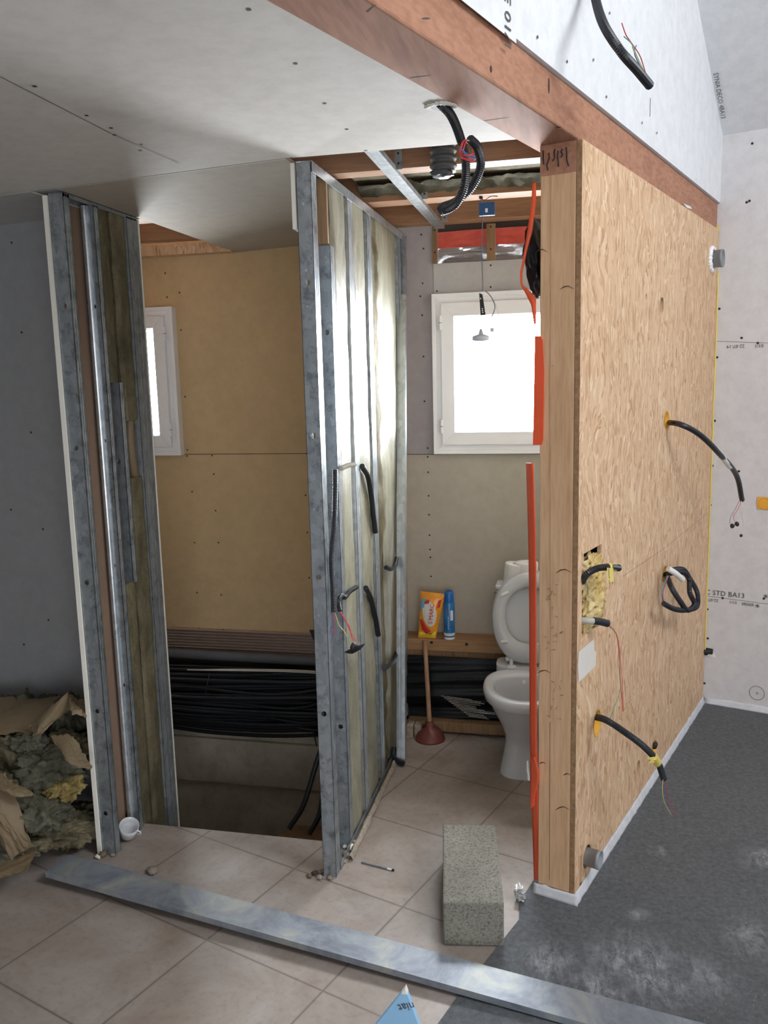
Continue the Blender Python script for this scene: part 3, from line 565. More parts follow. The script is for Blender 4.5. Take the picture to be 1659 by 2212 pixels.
slab('insulation_slab', LX0+.002, LX1, 2.943, 3.045, 1.60, 2.36, 'wool_dark', 'upper rear wool slab of the left partition above the gap', 'wool slabs of the left partition', seed=3)
slab('insulation_slab', LX0+.002, LX1, 2.943, 3.045, -.25, 1.38, 'wool_dark', 'lower rear wool slab of the left partition beneath the gap', 'wool slabs of the left partition', seed=4)
m = MB(); m.tube([(-1.69, 3.02, 1.37), (-1.676, 2.985, 1.44), (-1.676, 2.98, 1.52), (-1.69, 3.01, 1.61)], .02, 'kraft_paper', 10); m.build('folded_kraft_paper', None, 'brown paper fold in the gap of the left partition wool', 'paper')
# middle partition
MX0, MX1 = -.857, -.809
m = cstud(MX0, MX1, 2.65, .0, 2.404, .055, holes=[atY(x, y, 2.65)[2] for x, y in ((661, 611), (679, 941), (690, 1247), (699, 1542))], hr=.0095)
st = m.build('metal_stud', None, 'galvanised front stud at the open end of the middle partition', 'stud', 'metal studs of the middle partition')
for x, y in ((655, 440), (661, 584), (664, 662), (678, 1100), (688, 1330), (695, 1590)):
    m = MB(); disc(m, atY(x, y, 2.649), (1, 0, 0), (0, 0, 1), .004, 'galvanised_clean', 8); m.build('dimple', st)
m = cstud(MX0+.004, MX1, 2.842, .0, 2.18, .044, holes=[atY(x, y, 2.842)[2] for x, y in ((711, 718), (741, 1570))]); m.build('metal_stud', None, 'second stud of the middle partition behind the hanging black conduit', 'stud', 'metal studs of the middle partition')
for y, d, nm in ((3.075, .07, 'third stud of the middle partition between two wool slabs'), (3.36, .075, 'fourth stud of the middle partition in the torn wool'), (3.97, .05, 'rearmost stud of the middle partition near the back wall')):
    m = cstud(MX0, MX1+.002, y, .0, 2.395, d, mat='galvanised_clean' if y < 3.3 else 'galvanised', lips=False); m.build('metal_stud', None, nm, 'stud', 'metal studs of the middle partition')
track(MX0-.002, MX1+.004, 2.655, 4.10, 2.408, 'galvanised_clean', h=.034).build('metal_track', None, 'top track of the middle partition running to the back wall', 'track')
track(MX0-.002, MX1+.004, 2.70, 4.10, .001, 'galvanised_dull', up=True, h=.028).build('metal_track', None, 'bottom track at the foot of the middle partition', 'track')
m = MB(); m.box(-.873, -.8605, 2.645, 4.10, 2.205, 2.402, 'gypsum'); m.build('plasterboard_strip', None, 'short white plasterboard strip hanging beside the top of the middle partition', 'plasterboard')
pb = MB(); pb.box(-.873, -.8605, 3.30, 4.12, .0, 2.205, 'board_tan'); pb.build('plasterboard_sheet', None, 'plasterboard sheet behind the wool of the middle partition', 'plasterboard')
G = 'wool slabs of the middle partition'
slab('insulation_slab', MX0, MX1, 2.888, 3.073, .02, 2.40, 'wool_slab', 'nearest wool slab of the middle partition, between second and third stud', G, seed=5, amp=.005)
slab('insulation_slab', MX0, MX1, 3.147, 3.358, .02, 2.40, 'wool_slab', 'second wool slab of the middle partition, left of the torn strip', G, seed=6, amp=.006)
slab('insulation_slab', MX0, MX1-.004, 3.437, 3.56, .02, 2.40, 'wool_dark', 'narrow torn wool strip of the middle partition', G, seed=7, amp=.022)
slab('insulation_slab', MX0, MX1, 3.562, 3.965, .02, 2.40, 'wool_slab', 'widest rear wool slab of the middle partition', G, seed=8, amp=.005)
m = MB(); m.box(-.853, -.811, 2.822, 2.840, 2.185, 2.392, 'pine_dull'); o = m.build('wooden_block', None, 'small plywood block under the top track of the middle partition', 'wood block')
# loose stud leaning at the rear end of the partition
def beamlike(name, a, b, w, h, up, mat, label, cat, group=None, shape='c'):
    a, b, up = Vector(a), Vector(b), Vector(up); t = (b-a).normalized(); sd = t.cross(up).normalized(); up = sd.cross(t).normalized(); L = (b-a).length
    fr = lambda x, y, z: tuple(a+t*x+sd*y+up*z); m = MB()
    if shape == 'c':
        m.box(0, L, -w/2, w/2, h-.0015, h, mat, fr); m.box(0, L, -w/2, -w/2+.0015, 0, h-.0015, mat, fr); m.box(0, L, w/2-.0015, w/2, 0, h-.0015, mat, fr)
        for q in (-.2, .2): m.box(0, L, w*q-.0012, w*q+.0012, h, h+.0009, mat, fr)
    else: m.box(0, L, -w/2, w/2, 0, h, mat, fr)
    return m.build(name, None, label, cat, group)
lo = Vector(atZ(869, 1642, .004)); hi = Vector(atY(870, 640, 4.02)); lo += Vector((0, 0, 0))
beamlike('metal_stud', lo, hi, .040, .030, (-.05, -1, .2), 'galvanised_clean', 'loose bright stud leaning at the rear end of the middle partition', 'stud')
beamlike('metal_stud', atY(871, 636, 4.07), atY(871, 512, 4.09), .034, .03, (0, -1, 0), 'galvanised', 'short upper stud piece above the loose leaning one', 'stud')
# ceiling furring and hangers
beamlike('furring_channel', (-.618, 2.625, 2.440), (-.634, 4.12, 2.440), .045, .018, (0, 0, -1), 'galvanised_dull', 'galvanised ceiling furring channel crossing under the bare joists', 'channel')
for (x, y, Y, lab) in ((847, 345, 2.96, 'nearest'), (906, 420, 3.47, 'second'), (948, 470, 4.0, 'furthest')):
    p = Vector(atY(x, y, Y)); m = MB(); m.box(-.606, -.580, Y-.006, Y-.003, 2.43, 2.54, 'galvanised_dull')
    for k in range(3): disc(m, (-.593, Y-.0065, 2.45+k*.032), (1, 0, 0), (0, 0, 1), .004, 'screw_dark', 8)
    m.build('metal_hanger', None, {'nearest': 'perforated metal hanger on the nearest bare joist', 'second': 'perforated metal hanger on the second bare joist', 'furthest': 'perforated metal hanger on the furthest bare joist'}[lab], 'bracket', 'furring hangers')
# joists
for i, (y0, y1, lab) in enumerate(((2.40, 2.49, 'hidden'), (2.965, 3.045, 'nearest bare joist, beside the flexible duct end'), (3.475, 3.585, 'second bare joist, beneath the wool strip'), (4.00, 4.10, 'furthest bare joist against the top of the back wall'))):
    if i == 0: continue
    m = MB(); m.box(-2.9, xb(y0)-.012, y0, y1, 2.435, 2.66, 'joist_wood'); m.build('ceiling_joist', None, lab, 'joist', 'bare ceiling joists')
m = MB(); m.box(-.855, -.04, 3.05, 3.47, 2.50, 2.52, 'wool_dark'); sheet(m, lambda u, v: (-.85+u*.84, 3.40+.07*v, 2.485-.03*v+.018*noise.noise(Vector((u*22, v*3, 1)))), 40, 4, 'wool_grey'); m.build('insulation_slab', None, 'torn wool strip hanging between the first two bare joists', 'insulation')
m = MB(); m.box(-1.72, -1.665, 3.14, 4.12, 2.40, 2.47, 'osb'); m.build('osb_strip', None, 'chipboard strip edging the ceiling opening behind the left partition', 'strip')
m = MB(); m.box(-2.9, -1.66, 4.06, 4.125, 2.37, 2.42, 'osb'); m.build('osb_strip', None, 'chipboard strip at the top of the tan back wall', 'strip')
# foil + red film over the toilet window
m = MB(); a = atY(946, 568, 4.15); b = atY(1155, 500, 4.15)
sheet(m, lambda u, v: (-.66+u*1.0, 4.150+.006*noise.noise(Vector((u*14, v*5, 2))), zt-.01+v*.13), 60, 20, 'foil'); o = m.build('foil_insulation', None, 'crinkled silver foil insulation above the toilet window', 'insulation')
m = MB(); sheet(m, lambda u, v: (-.66+u*1.0, 4.140+.006*noise.noise(Vector((u*10, v*9, 7))), 2.334+.004*math.sin(u*5)+v*.075), 60, 8, 'red_film'); m.build('membrane_film', None, 'red membrane band above the silver foil over the toilet window', 'membrane')
for xx, w, lab in ((atY(1061, 530, YB)[0], .040, 'short wooden batten dividing the silver foil over the window'), (xl+.012, .024, 'short wooden batten left of the silver foil')):
    m = MB(); m.box(xx-w/2, xx+w/2, 4.112, 4.135, zt, 2.43, 'pine_dull'); screws(m, [(xx, 4.1118, zt+.05), (xx, 4.1118, zt+.15)], (0, -1, 0)); m.build('wooden_batten', None, lab, 'batten')
# ================================================================== BACK LEDGE, SHEETING, SILL
m = MB(); m.box(-.835, .30, 4.000, 4.128, .395, .453, 'sill_wood')
led = m.build('timber_ledge', None, 'thick timber ledge along the toilet back wall carrying the wipes packet', 'ledge', bevel=.003)
for x, y in ((932, 1388), (1008, 1392)):
    m = MB(); disc(m, atY(x, y, 3.9992), (1, 0, 0), (0, 0, 1), .008, 'screw_dark', 12); m.build('bolt_hole', led)
m = MB(); m.box(-.83, .28, 4.02, 4.125, .360, .395, 'pine_dull'); m.build('wooden_batten', None, 'thin batten beneath the timber ledge over the black sheeting', 'batten')
def bs(u, v):
    x = -.84+u*1.1; p = Vector((x*1.2+v*.6, v*9-x*1.5, 3))
    return (x, 3.985-.022*noise.noise(p*.7)-.007*noise.noise(p*1.8)-.02*math.sin(math.pi*v), .02+v*.35)
m = MB(); sheet(m, bs, 80, 60, 'black_sheet'); bsh = m.build('plastic_sheet', None, 'glossy black plastic sheeting beneath the timber ledge', 'sheeting')
m = MB(); rr = random.Random(4)
for k in range(12):
    x0 = -.47+.014*k*.6; z0 = .190-.0085*k; w = .15+.04*math.sin(k) if k < 9 else .10; x0 = -.63+k*.012
    sheet(m, lambda u, v: (x0+u*w, 3.925+.002*noise.noise(Vector((u*40, k, v))), z0-.01*u+v*.0045), 24, 1, 'foil')
m.build('foil_tear', bsh)
m = MB(); m.box(-.80, .25, 3.915, 3.975, .012, .062, 'pine_dull'); m.build('timber_sill', None, 'dusty timber sill on the floor below the black sheeting', 'sill', bevel=.003)
m = MB(); m.box(-.815, -.80, 3.80, 3.90, .0, .05, 'rubble')
for k in range(3): m.box(-.83+k*.038, -.797+k*.038, 3.845, 3.905, .0, .065, 'rubble')
m.build('brick_stub', None, 'broken brick stub on the floor beside the plunger', 'brick', bevel=.004)
# ================================================================== MIDDLE BAY SERVICES
m = MB(); N = 16
sheet(m, lambda u, v: (-2.9+u*2.05, 4.112+.004*math.cos(v*math.pi*18), .275+v*.145), 40, 108, 'foil_dull'); o = m.build('corrugated_insulation', None, 'ribbed brown-silver insulation band under the tan wall board', 'insulation')
m = MB(); m.tube([(-2.9, 4.05, .305), (-2.0, 4.05, .298), (-.86, 4.05, .292)], .026, 'cable_grey', 14); m.build('grey_pipe', None, 'grey pipe running above the black cable bundle', 'pipe')
m = MB(); m.box(-1.32, -.86, 4.0, 4.055, -.09, -.045, 'sill_wood'); m.build('wooden_batten', None, 'reddish batten beneath the right end of the cable bundle', 'batten')
rr = random.Random(11); nc = 46
for k in range(nc):
    t = k/(nc-1); zl = .235-.27*t+rr.uniform(-.015, .015); zr = .245-.29*t+rr.uniform(-.03, .03); zr += .08*max(0, math.sin(t*9)); zl2 = zl; sag = .02+.055*t+rr.uniform(-.01, .015); r = rr.choice([.008, .010, .011, .013]); yy = 4.02-.06*math.sin(math.pi*t)-rr.uniform(0, .05)
    ph = rr.uniform(0, 6); am = rr.uniform(.004, .016); P = [(x, yy+.012*math.sin(x*3+k), am*math.sin(x*rr.uniform(2.9, 3.1)+ph)+zl+(zr-zl)*((x+2.8)/1.95)-sag*math.sin(math.pi*min(1, max(0, (x+2.8)/1.95)))*1.0) for x in [-2.8+i*.15 for i in range(14)]]
    m = MB(); m.tube(resample(P, .06), r, 'cable_black', 8); m.build('cable', None, 'black sheathed cable in the thick bundle under the tan wall', 'cable', 'black cables of the stair bundle')
for k in range(6):   # cables crossing upward to the right
    P = [(-1.95+.1*k, 3.93, .16-.035*k), (-1.5+.05*k, 3.92, .15-.035*k), (-1.15, 3.91, .22-.03*k), (-.88, 3.92, .31-.035*k)]
    m = MB(); m.tube(resample(P, .04), .009, 'cable_black', 8); m.build('cable', None, 'black cable crossing up to the right over the stair bundle', 'cable', 'black cables crossing the bundle')
for k in range(2):
    P = [(-1.98+.08*k, 3.945, .248+.003*k), (-1.7, 3.935, .262+.006*k), (-1.35, 3.93, .274+.008*k), (-1.05, 3.935, .262+.008*k), (-.87, 3.95, .245+.004*k)]
    m = MB(); m.tube(resample(P, .04), .0034, 'cable_white', 8); m.build('cable', None, 'thin white cable lying over the top of the black bundle', 'cable', 'white cables over the bundle')
for x in (-1.85, -1.29, -2.1):
    m = MB(); m.tube([(x, 3.935, .24), (x-.01, 3.90, .16), (x-.02, 3.92, .09)] if x == -1.85 else [(x, 3.93, -.03), (x, 3.93, -.07), (x, 3.96, -.13)], .003, 'black_plastic', 6); m.build('cable_tie', None, {-1.85: 'black cable tie at the upper middle of the cable bundle', -1.29: 'dark cable tie hanging below the right end of the cable bundle', -2.1: 'dark cable tie hanging below the left end of the cable bundle'}[x], 'cable tie')
for (pts, lab) in ((((702, 1590), (680, 1660), (655, 1740), (624, 1790)), 'left black cable hanging down into the stair void'), (((706, 1640), (698, 1710), (690, 1760), (668, 1802)), 'right black cable hanging down into the stair void')):
    m = MB(); m.tube(resample([atY(x, y, 3.35-.04*i) for i, (x, y) in enumerate(pts)], .02), .011, 'cable_black', 10); m.build('cable', None, lab, 'cable')
m = MB(); p = [atY(x, y, 3.3) for x, y in ((668, 1361), (690, 1361), (690, 1400), (682, 1395))]; m.prism(p, (0, .006, 0), 'black_matte'); m.build('bracket_plate', None, 'dark perforated plate peeking out left of the middle partition', 'bracket')
# ================================================================== TOILET
TX, TY = -.203, 3.62
tl = thing('toilet', 'light grey ceramic toilet with raised seat behind the orange membrane', 'toilet')
def ell(cx, cy, ax, ayf, ayb, z, n=40, pw=2.0):
    out = []
    for k in range(n):
        a = 2*math.pi*k/n; c, s_ = math.cos(a), math.sin(a); ay = ayf if s_ < 0 else ayb
        sgn = lambda v: (1 if v >= 0 else -1)
        out.append((cx+ax*sgn(c)*abs(c)**(2/pw), cy+ay*sgn(s_)*abs(s_)**(2/pw), z))
    return out
def loft(mb, rings, mat, cap0=True, cap1=False):
    n = len(rings[0]); vs = [p for r in rings for p in r]
    fs = [(i*n+k, i*n+(k+1) % n, (i+1)*n+(k+1) % n, (i+1)*n+k) for i in range(len(rings)-1) for k in range(n)]
    mb.add(vs, fs, mat, True)
    if cap0: mb.add(rings[0], [tuple(range(n))[::-1]], mat)
    if cap1: mb.add(rings[-1], [tuple(range(n))], mat)
m = MB()
R = [(.115, .125, .14, .0, 3.0), (.112, .120, .14, .02, 3), (.100, .105, .13, .07, 2.6), (.090, .092, .13, .13, 2.4), (.092, .10, .13, .17, 2.3), (.115, .15, .14, .23, 2.1), (.148, .21, .16, .30, 2.1), (.168, .245, .17, .345, 2.1), (.172, .252, .175, .352, 2.1), (.184, .268, .18, .358, 2.1), (.188, .274, .185, .385, 2.15), (.182, .268, .182, .400, 2.15), (.172, .258, .170, .404, 2.15), (.148, .225, .10, .400, 2.1), (.138, .212, .09, .385, 2.1), (.130, .195, .085, .34, 2.1), (.115, .165, .08, .28, 2), (.08, .11, .07, .22, 2), (.03, .04, .03, .20, 2)]
loft(m, [ell(TX, TY, ax, af, ab, z, 44, pw) for ax, af, ab, z, pw in R], 'ceramic', True, True)
m.build('toilet_bowl', tl)
m = MB(); m.lathe([(.0, 0), (.10, 0), (.10, .003), (0, .003)], 'ceramic', (TX, TY-.03, .275), 24, sx=1, sy=1.2); m.build('water_surface', tl)
m = MB(); loft(m, [ell(TX, TY+.235, .15, .09, .075, z, 30, 4) for z in (.30, .398, .408)], 'ceramic', True, True); m.build('bowl_back', tl)
# raised seat and lid: rings built in a tilted frame
def seatfr(dy=0): 
    a = math.radians(82); h0 = Vector((TX, TY+.205+dy, .418)); ux = Vector((1, 0, 0)); uy = Vector((0, math.cos(a), math.sin(a))); uz = ux.cross(uy)
    return lambda x, y, z: tuple(h0+ux*x+uy*y+uz*z)
def seat_ring(ax, y0, y1, z, fr, n=48, wbase=.13):
    out = []
    for k in range(n):
        a = 2*math.pi*k/n; c, s_ = math.cos(a), math.sin(a); yc = (y0+y1)/2; hy = (y1-y0)/2; pw = 2.5 if s_ < 0 else 2.0; sg = lambda v: 1 if v >= 0 else -1
        out.append(fr(ax*sg(c)*abs(c)**(2/pw)*(1-.08*max(0, -s_)), yc+hy*sg(s_)*abs(s_)**(2/pw), z))
    return out
fs_ = seatfr(-.0); m = MB()
loft(m, [seat_ring(.167, .0, .415, .0, fs_), seat_ring(.170, -.003, .419, .010, fs_), seat_ring(.162, .004, .410, .022, fs_), seat_ring(.134, .055, .375, .026, fs_), seat_ring(.114, .085, .355, .020, fs_), seat_ring(.108, .092, .348, .006, fs_), seat_ring(.112, .088, .352, .0, fs_), seat_ring(.167, .0, .415, .0, fs_)], 'seat_plastic', False)
se = m.build('toilet_seat', tl)
for (x, y) in ((-.128, .095), (-.125, .31), (.128, .095), (.125, .31)):
    m = MB(); c = Vector(fs_(x, y, .024)); e = Vector(fs_(x*.75, y+(.004 if y < .2 else .018), .024)); m.tube([c, c.lerp(e, .5), e], .010, 'tissue', 10, rs=[.007, .010, .007]); m.build('seat_buffer', se)
fl = seatfr(.034); m = MB(); loft(m, [seat_ring(.163, .0, .415, -.004, fl), seat_ring(.173, -.006, .425, .004, fl), seat_ring(.171, -.004, .423, .014, fl), seat_ring(.115, .08, .35, .012, fl), seat_ring(.01, .22, .23, .012, fl)], 'seat_plastic', True, True); m.build('toilet_lid', tl)
for sx in (-1, 1):
    m = MB(); m.tube([(TX+sx*.075-.03, TY+.205, .432), (TX+sx*.075+.03, TY+.205, .432)], .012, 'seat_plastic', 12); m.lathe([(0, 0), (.024, 0), (.024, .007), (.018, .012), (0, .013)], 'seat_plastic', (TX+sx*.078, TY+.165, .404), 20); m.tube([(TX+sx*.078, TY+.17, .41), (TX+sx*.078, TY+.20, .435)], .009, 'seat_plastic', 8); m.build('seat_hinge', tl)
m = MB(); m.box(TX-.155, TX+.17, 3.90, 4.0, .455, .745, 'ceramic'); m.build('cistern', tl, bevel=.02)
m = MB(); m.box(TX-.16, TX+.175, 3.895, 4.0, .745, .765, 'ceramic'); m.build('cistern_lid', tl, bevel=.006)
# toilet rolls
def roll(c, tilt, lab):
    m = MB(); M = Matrix.Translation(Vector(c)) @ Matrix.Rotation(tilt, 4, 'Y'); m.lathe([(.018, 0), (.052, 0), (.053, .004), (.053, .094), (.051, .098), (.020, .098), (.018, .096), (.018, 0)], 'tissue', n=30, M=M); m.build('toilet_roll', None, lab, 'toilet roll')
p = atY(1121, 1262, 3.93); roll((p[0]+.035, 3.945, .770), 0, 'white toilet roll standing on the cistern behind the raised lid'); 
p = atY(1112, 1270, 3.93); roll((p[0]-.004, 3.948, .762), .12, 'white toilet roll slightly lower and left of the other roll')
vv = thing('water_valve', 'small old brass water valve left of the raised toilet lid', 'valve'); p = Vector(atY(1073, 1302, 4.02))
m = MB(); m.tube([p+Vector((0, 0, -.06)), p+Vector((0, 0, .0)), p+Vector((0, 0, .03))], .011, 'brass', 12, rs=[.009, .013, .008]); m.tube([p+Vector((0, 0, -.01)), p+Vector((.03, 0, .0)), p+Vector((.06, .02, 0))], .007, 'brass', 8); m.build('valve_body', vv)
m = MB(); m.tube([p+Vector((0, 0, .03)), p+Vector((0, 0, .048))], .004, 'brass', 8); m.tube([p+Vector((-.013, 0, .05)), p+Vector((.013, 0, .05))], .004, 'brass', 8); m.build('tap_handle', vv)
# wipes packet
pk = thing('wipes_packet', 'orange and yellow wipes packet standing on the timber ledge', 'packet')
pa = [Vector(atY(x, y, 4.02)) for x, y in ((903, 1377), (941, 1381), (961, 1283), (909, 1277))]
def pkf(u, v, s_):
    a = pa[0].lerp(pa[1], u); b = pa[3].lerp(pa[2], u); p = a.lerp(b, v); bu = .026*(math.sin(math.pi*u)**.6)*(math.sin(math.pi*min(1, max(0, (v-.04)/.92)))**.5) if 0 < u < 1 and .04 < v < .96 else 0
    return tuple(p+Vector((0, s_*bu+.002*noise.noise(Vector((u*9, v*14, s_))), 0)))
m = MB(); sheet(m, lambda u, v: pkf(u, v, -1), 16, 24, 'pack_orange'); sheet(m, lambda u, v: pkf(1-u, v, 1), 16, 24, 'pack_orange'); m.build('wrapper', pk)
def decal(poly, mat, name, off):
    m = MB(); cu = sum(q[0] for q in poly)/len(poly); cv = sum(q[1] for q in poly)/len(poly); n = len(poly); rings = []
    vs = []; K = 5
    for k in range(K+1):
        for (u, v) in poly: uu, v2 = cu+(u-cu)*k/K, cv+(v-cv)*k/K; q = pkf(uu, v2, -1); vs.append((q[0], q[1]-off, q[2]))
    m.add(vs, [(k*n+i, k*n+(i+1) % n, (k+1)*n+(i+1) % n, (k+1)*n+i) for k in range(K) for i in range(n)], mat, True); m.build(name, pk)
decal([(.5+.36*math.cos(a), .56+.25*math.sin(a)-.1*math.cos(a)) for a in [k*math.pi/10 for k in range(20)]], 'pack_cream', 'light_panel', .0022)
decal([(.05, .80), (.14, .86), (.42, .86), (.2, .68), (.05, .60)], 'pack_blue', 'blue_panel', .003); decal([(.22, .82), (.42, .86), (.42, .78), (.22, .76)], 'pack_red', 'red_label', .004)
decal([(.05, .42), (.2, .42), (.7, .18), (.45, .12), (.2, .22)], 'pack_red', 'red_swoosh', .0035); decal([(.04, .03), (.96, .03), (.96, .20), (.7, .12), (.04, .15)], 'pack_yellow', 'yellow_band', .0038); decal([(.8, .86), (.92, .88), (.92, .72), (.8, .70)], 'pack_red', 'red_tag', .004)
c = Vector(pkf(.72, .36, -1)); text("S\u2019MARC", pk, (c.x, c.y-.012, c.z), (.12, 0, 1), (-1, 0, .12), .030, 'pack_red')
# spray can
sc = thing('spray_can', 'slim blue aerosol can with darker blue cap beside the wipes packet', 'spray can'); p = atY(971, 1378, 4.03); cx, cy, cz = p[0], 4.03, .453
m = MB(); m.lathe([(0, 0), (.026, 0), (.027, .004), (.027, .012)], 'pvc_white', (cx, cy, cz), 24); m.lathe([(.027, .012), (.0275, .03), (.0275, .178), (.025, .186)], 'can_blue', (cx, cy, cz), 24); m.build('can_body', sc)
m = MB(); m.lathe([(.025, .183), (.025, .19), (.0235, .228), (.020, .242), (.014, .243), (.012, .236), (0, .236)], 'can_cap', (cx, cy, cz), 24); m.build('cap', sc)
m = MB(); m.lathe([(.0278, .020), (.0278, .034)], 'pack_cream', (cx, cy, cz), 24); m.build('light_band', sc)
m = MB(); m.tube([(cx-.001+.0025*math.sin(k*1.9), cy-.0285, cz+.055+k*.004) for k in range(17)], .0009, 'pvc_white', 5); m.build('script_mark', sc); m = MB(); m.box(cx+.010, cx+.022, cy-.0275, cy-.022, cz+.10, cz+.15, 'pvc_white'); m.build('label_patch', sc); m = MB(); disc(m, (cx-.004, cy-.0285, cz+.145), (1, 0, 0), (0, 0, 1), .006, 'pack_red', 3); m.build('red_mark', sc)
# plunger
pl_ = thing('plunger', 'dark red rubber plunger with a long wooden handle leaning by the ledge', 'plunger'); bx, by, _ = atZ(929, 1596, .0); by += .0
m = MB(); m.lathe([(.0, .088), (.018, .088), (.022, .062), (.035, .052), (.058, .036), (.072, .008), (.074, .0), (.068, .002), (.05, .03), (0, .045)], 'rubber_red', (bx, by, 0), 32); m.build('rubber_cup', pl_)
tp = Vector(atY(918, 1385, 3.985)); m = MB(); m.tube([(bx, by, .055), tp], .0115, 'handle_wood', 12); m.build('wooden_handle', pl_)
# ================================================================== PENDANT, DUCT, CONDUITS ABOVE TOILET
pe = thing('pendant_wiring', 'thin dark flex hanging before the toilet window with a strip connector and lamp holder', 'pendant lamp'); Y = 3.52
P = lambda x, y: atY(x, y, Y)
m = MB(); m.tube([P(1039, 385), P(1038, 408), P(1039, 430)], .0075, 'black_plastic', 10); m.build('sleeve', pe)
m = MB(); m.tube(resample([P(1039, 428), P(1038, 445), P(1042, 470), P(1041, 560), P(1043, 610), P(1042, 630)], .02), .0022, 'wire_grey', 6); m.build('flex', pe)
m = MB(); m.tube(resample([P(1040, 430), P(1048, 432), P(1060, 424), P(1075, 424)], .01), .0016, 'screw_dark', 5); m.build('bent_wire', pe)
m = MB(); q = [P(1035, 633), P(1042, 636), P(1049, 680), P(1038, 681)]; m.prism(q, (0, .004, 0), 'black_matte'); cs_ = m.build('metal_strap', pe)
for (x, y) in ((1038, 645), (1042, 667), (1042, 671), (1043, 675)):
    m = MB(); disc(m, (P(x, y)[0], Y-.001, P(x, y)[2]), (1, 0, 0), (0, 0, 1), .0025, 'pvc_white', 8); m.build('strap_hole', cs_)
m = MB(); m.tube(resample([P(1048, 628), P(1060, 640), P(1069, 660), P(1066, 676), P(1060, 687)], .01), .0022, 'wire_grey', 6); m.build('flex', pe)
m = MB(); m.tube(resample([P(1050, 630), P(1066, 648), P(1074, 668), P(1077, 690)], .01), .0013, 'cable_white', 6); m.build('flex', pe); m = MB(); m.tube([P(1040, 680), P(1037, 690), P(1038, 712)], .001, 'wire_grey', 5); m.build('flex', pe)
c = P(1039, 729); m = MB(); m.lathe([(0, .034), (.004, .034), (.007, .028), (.010, .014), (.034, .006), (.036, 0), (.036, -.012), (0, -.016)], 'lamp_glare_plastic', c, 24); m.build('lamp_head', pe)
c = P(1063, 713); m = MB(); m.box(c[0]-.007, c[0]+.007, Y-.006, Y+.006, c[2]-.007, c[2]+.008, 'lamp_glare_plastic'); m.build('terminal_block', pe)
m = MB(); a = P(1036, 441); b = P(1070, 467); m.box(a[0], b[0], Y-.030, Y-.012, b[2], a[2], 'blue_plastic'); bxo = m.build('junction_box', None, 'small blue plastic box tied to the hanging flex under the joists', 'junction box', bevel=.002); m = MB(); x0 = P(1052, 460); m.box(x0[0]-.004, x0[0]+.006, Y-.0312, Y-.030, x0[2]-.003, x0[2]+.012, 'pvc_white'); m.build('white_label', bxo)
# flexible duct
dc = thing('flexible_duct', 'crumpled grey flexible duct end hanging between the joists', 'duct'); p = Vector(atZ(956, 333, 2.49)); p = Vector(atY(956, 330, 2.86)); p.z = 2.715; q = Vector(atY(958, 372, 2.86))
m = MB(); N = 140; m.tube([p.lerp(q, i/N) for i in range(N+1)], .04, 'duct_grey', 28, True, True, [.040+.0045*math.sin(2*math.pi*i/N*14) for i in range(N+1)]); m.build('duct_spiral', dc)
m = MB(); chunk(m, q+Vector((-.006, 0, -.004)), (.040, .036, .014), 'duct_grey', 3, .4, 3, 4); m.build('crumpled_film', dc)
# big corrugated conduits from the ceiling hole
cd = thing('corrugated_conduit', 'thick black corrugated conduit looping down from the hole in the main ceiling', 'conduit')
pts = [((950, 222), 2.22), ((975, 250), 2.27), ((995, 300), 2.33), ((1006, 350), 2.36), ((1003, 400), 2.38), ((985, 440), 2.40), ((958, 455), 2.42), ((955, 448), 2.44), ((985, 435), 2.46), ((1018, 405), 2.46), ((1038, 360), 2.44), ((1032, 320), 2.40), ((1015, 300), 2.36)]
m = MB(); m.corr([atY(x, y, Y) for (x, y), Y in pts], .0125, 'black_plastic'); m.build('conduit_tube', cd)
for k, mt in enumerate(('wire_red', 'wire_red', 'wire_blue', 'wire_red', 'wire_grey')):
    off = k*2.2; base = [((1014, 303), 2.35), ((1000+off, 305), 2.30), ((994+off, 325), 2.29), ((1000, 342-off), 2.28), ((1024-off, 348-off*2), 2.28), ((1020, 325+off), 2.30)] if mt == 'wire_red' else [((995, 320), 2.28), ((1008, 328+off), 2.28), ((1025, 335+off), 2.28), ((1026, 341), 2.29)]
    m = MB(); m.tube(resample([atY(x, y, Y) for (x, y), Y in base], .006), .0017, mt, 6); m.build('wire', cd)
m = MB(); c = Vector(atZ(952, 230, 2.404)); ring = [c+Vector((math.cos(a)*.040, math.sin(a)*.036, 0)) for a in [k*.314 for k in range(20)]]; m.add(ring, [tuple(range(20))], 'gypsum'); disc(m, c+Vector((.004, .004, -.001)), (1, 0, 0), (0, 1, 0), .030, 'black_matte', 20); 
rr = random.Random(9)
for k in range(10): a = -2.6+k*.3; chunk(m, c+Vector((math.cos(a)*.036, math.sin(a)*.033, -.002)), (.010, .009, .004), 'gypsum', k, .5, 2)
m.build('ceiling_hole', c0)
# orange membrane + black bag at toilet side of the wall
def strip3(pts, w0, lab, mat='orange_film', name='orange_membrane', t=.003, cat='membrane'):
    m = MB(); m.add([p for p in pts], [tuple(range(len(pts)))], mat); o = m.build(name, None, lab, cat); solid(o, t); return o
om = lambda L, pts: [atL(x, y, L) for x, y in pts]
DL = lambda D, pts: [atD(x, y, D) for x, y in pts]
strip3(DL(PD-.004, ((1156, 726), (1168, 726), (1173, 735), (1176, 800), (1174, 950), (1171, 961), (1152, 961))), 0, 'orange membrane flap folded over the edge of the pale post')
m = MB(); sheet(m, lambda u, v: atD(1137+(v*16)+u*(16-2*v)+(2*math.sin(v*7)), 1000+v*900, PD+.006+.016*(1-u)+.003*noise.noise(Vector((v*12, u, 0)))), 3, 50, 'orange_film')
o = m.build('orange_membrane', None, 'long orange membrane edge running down the left side of the post', 'membrane'); solid(o, .002)
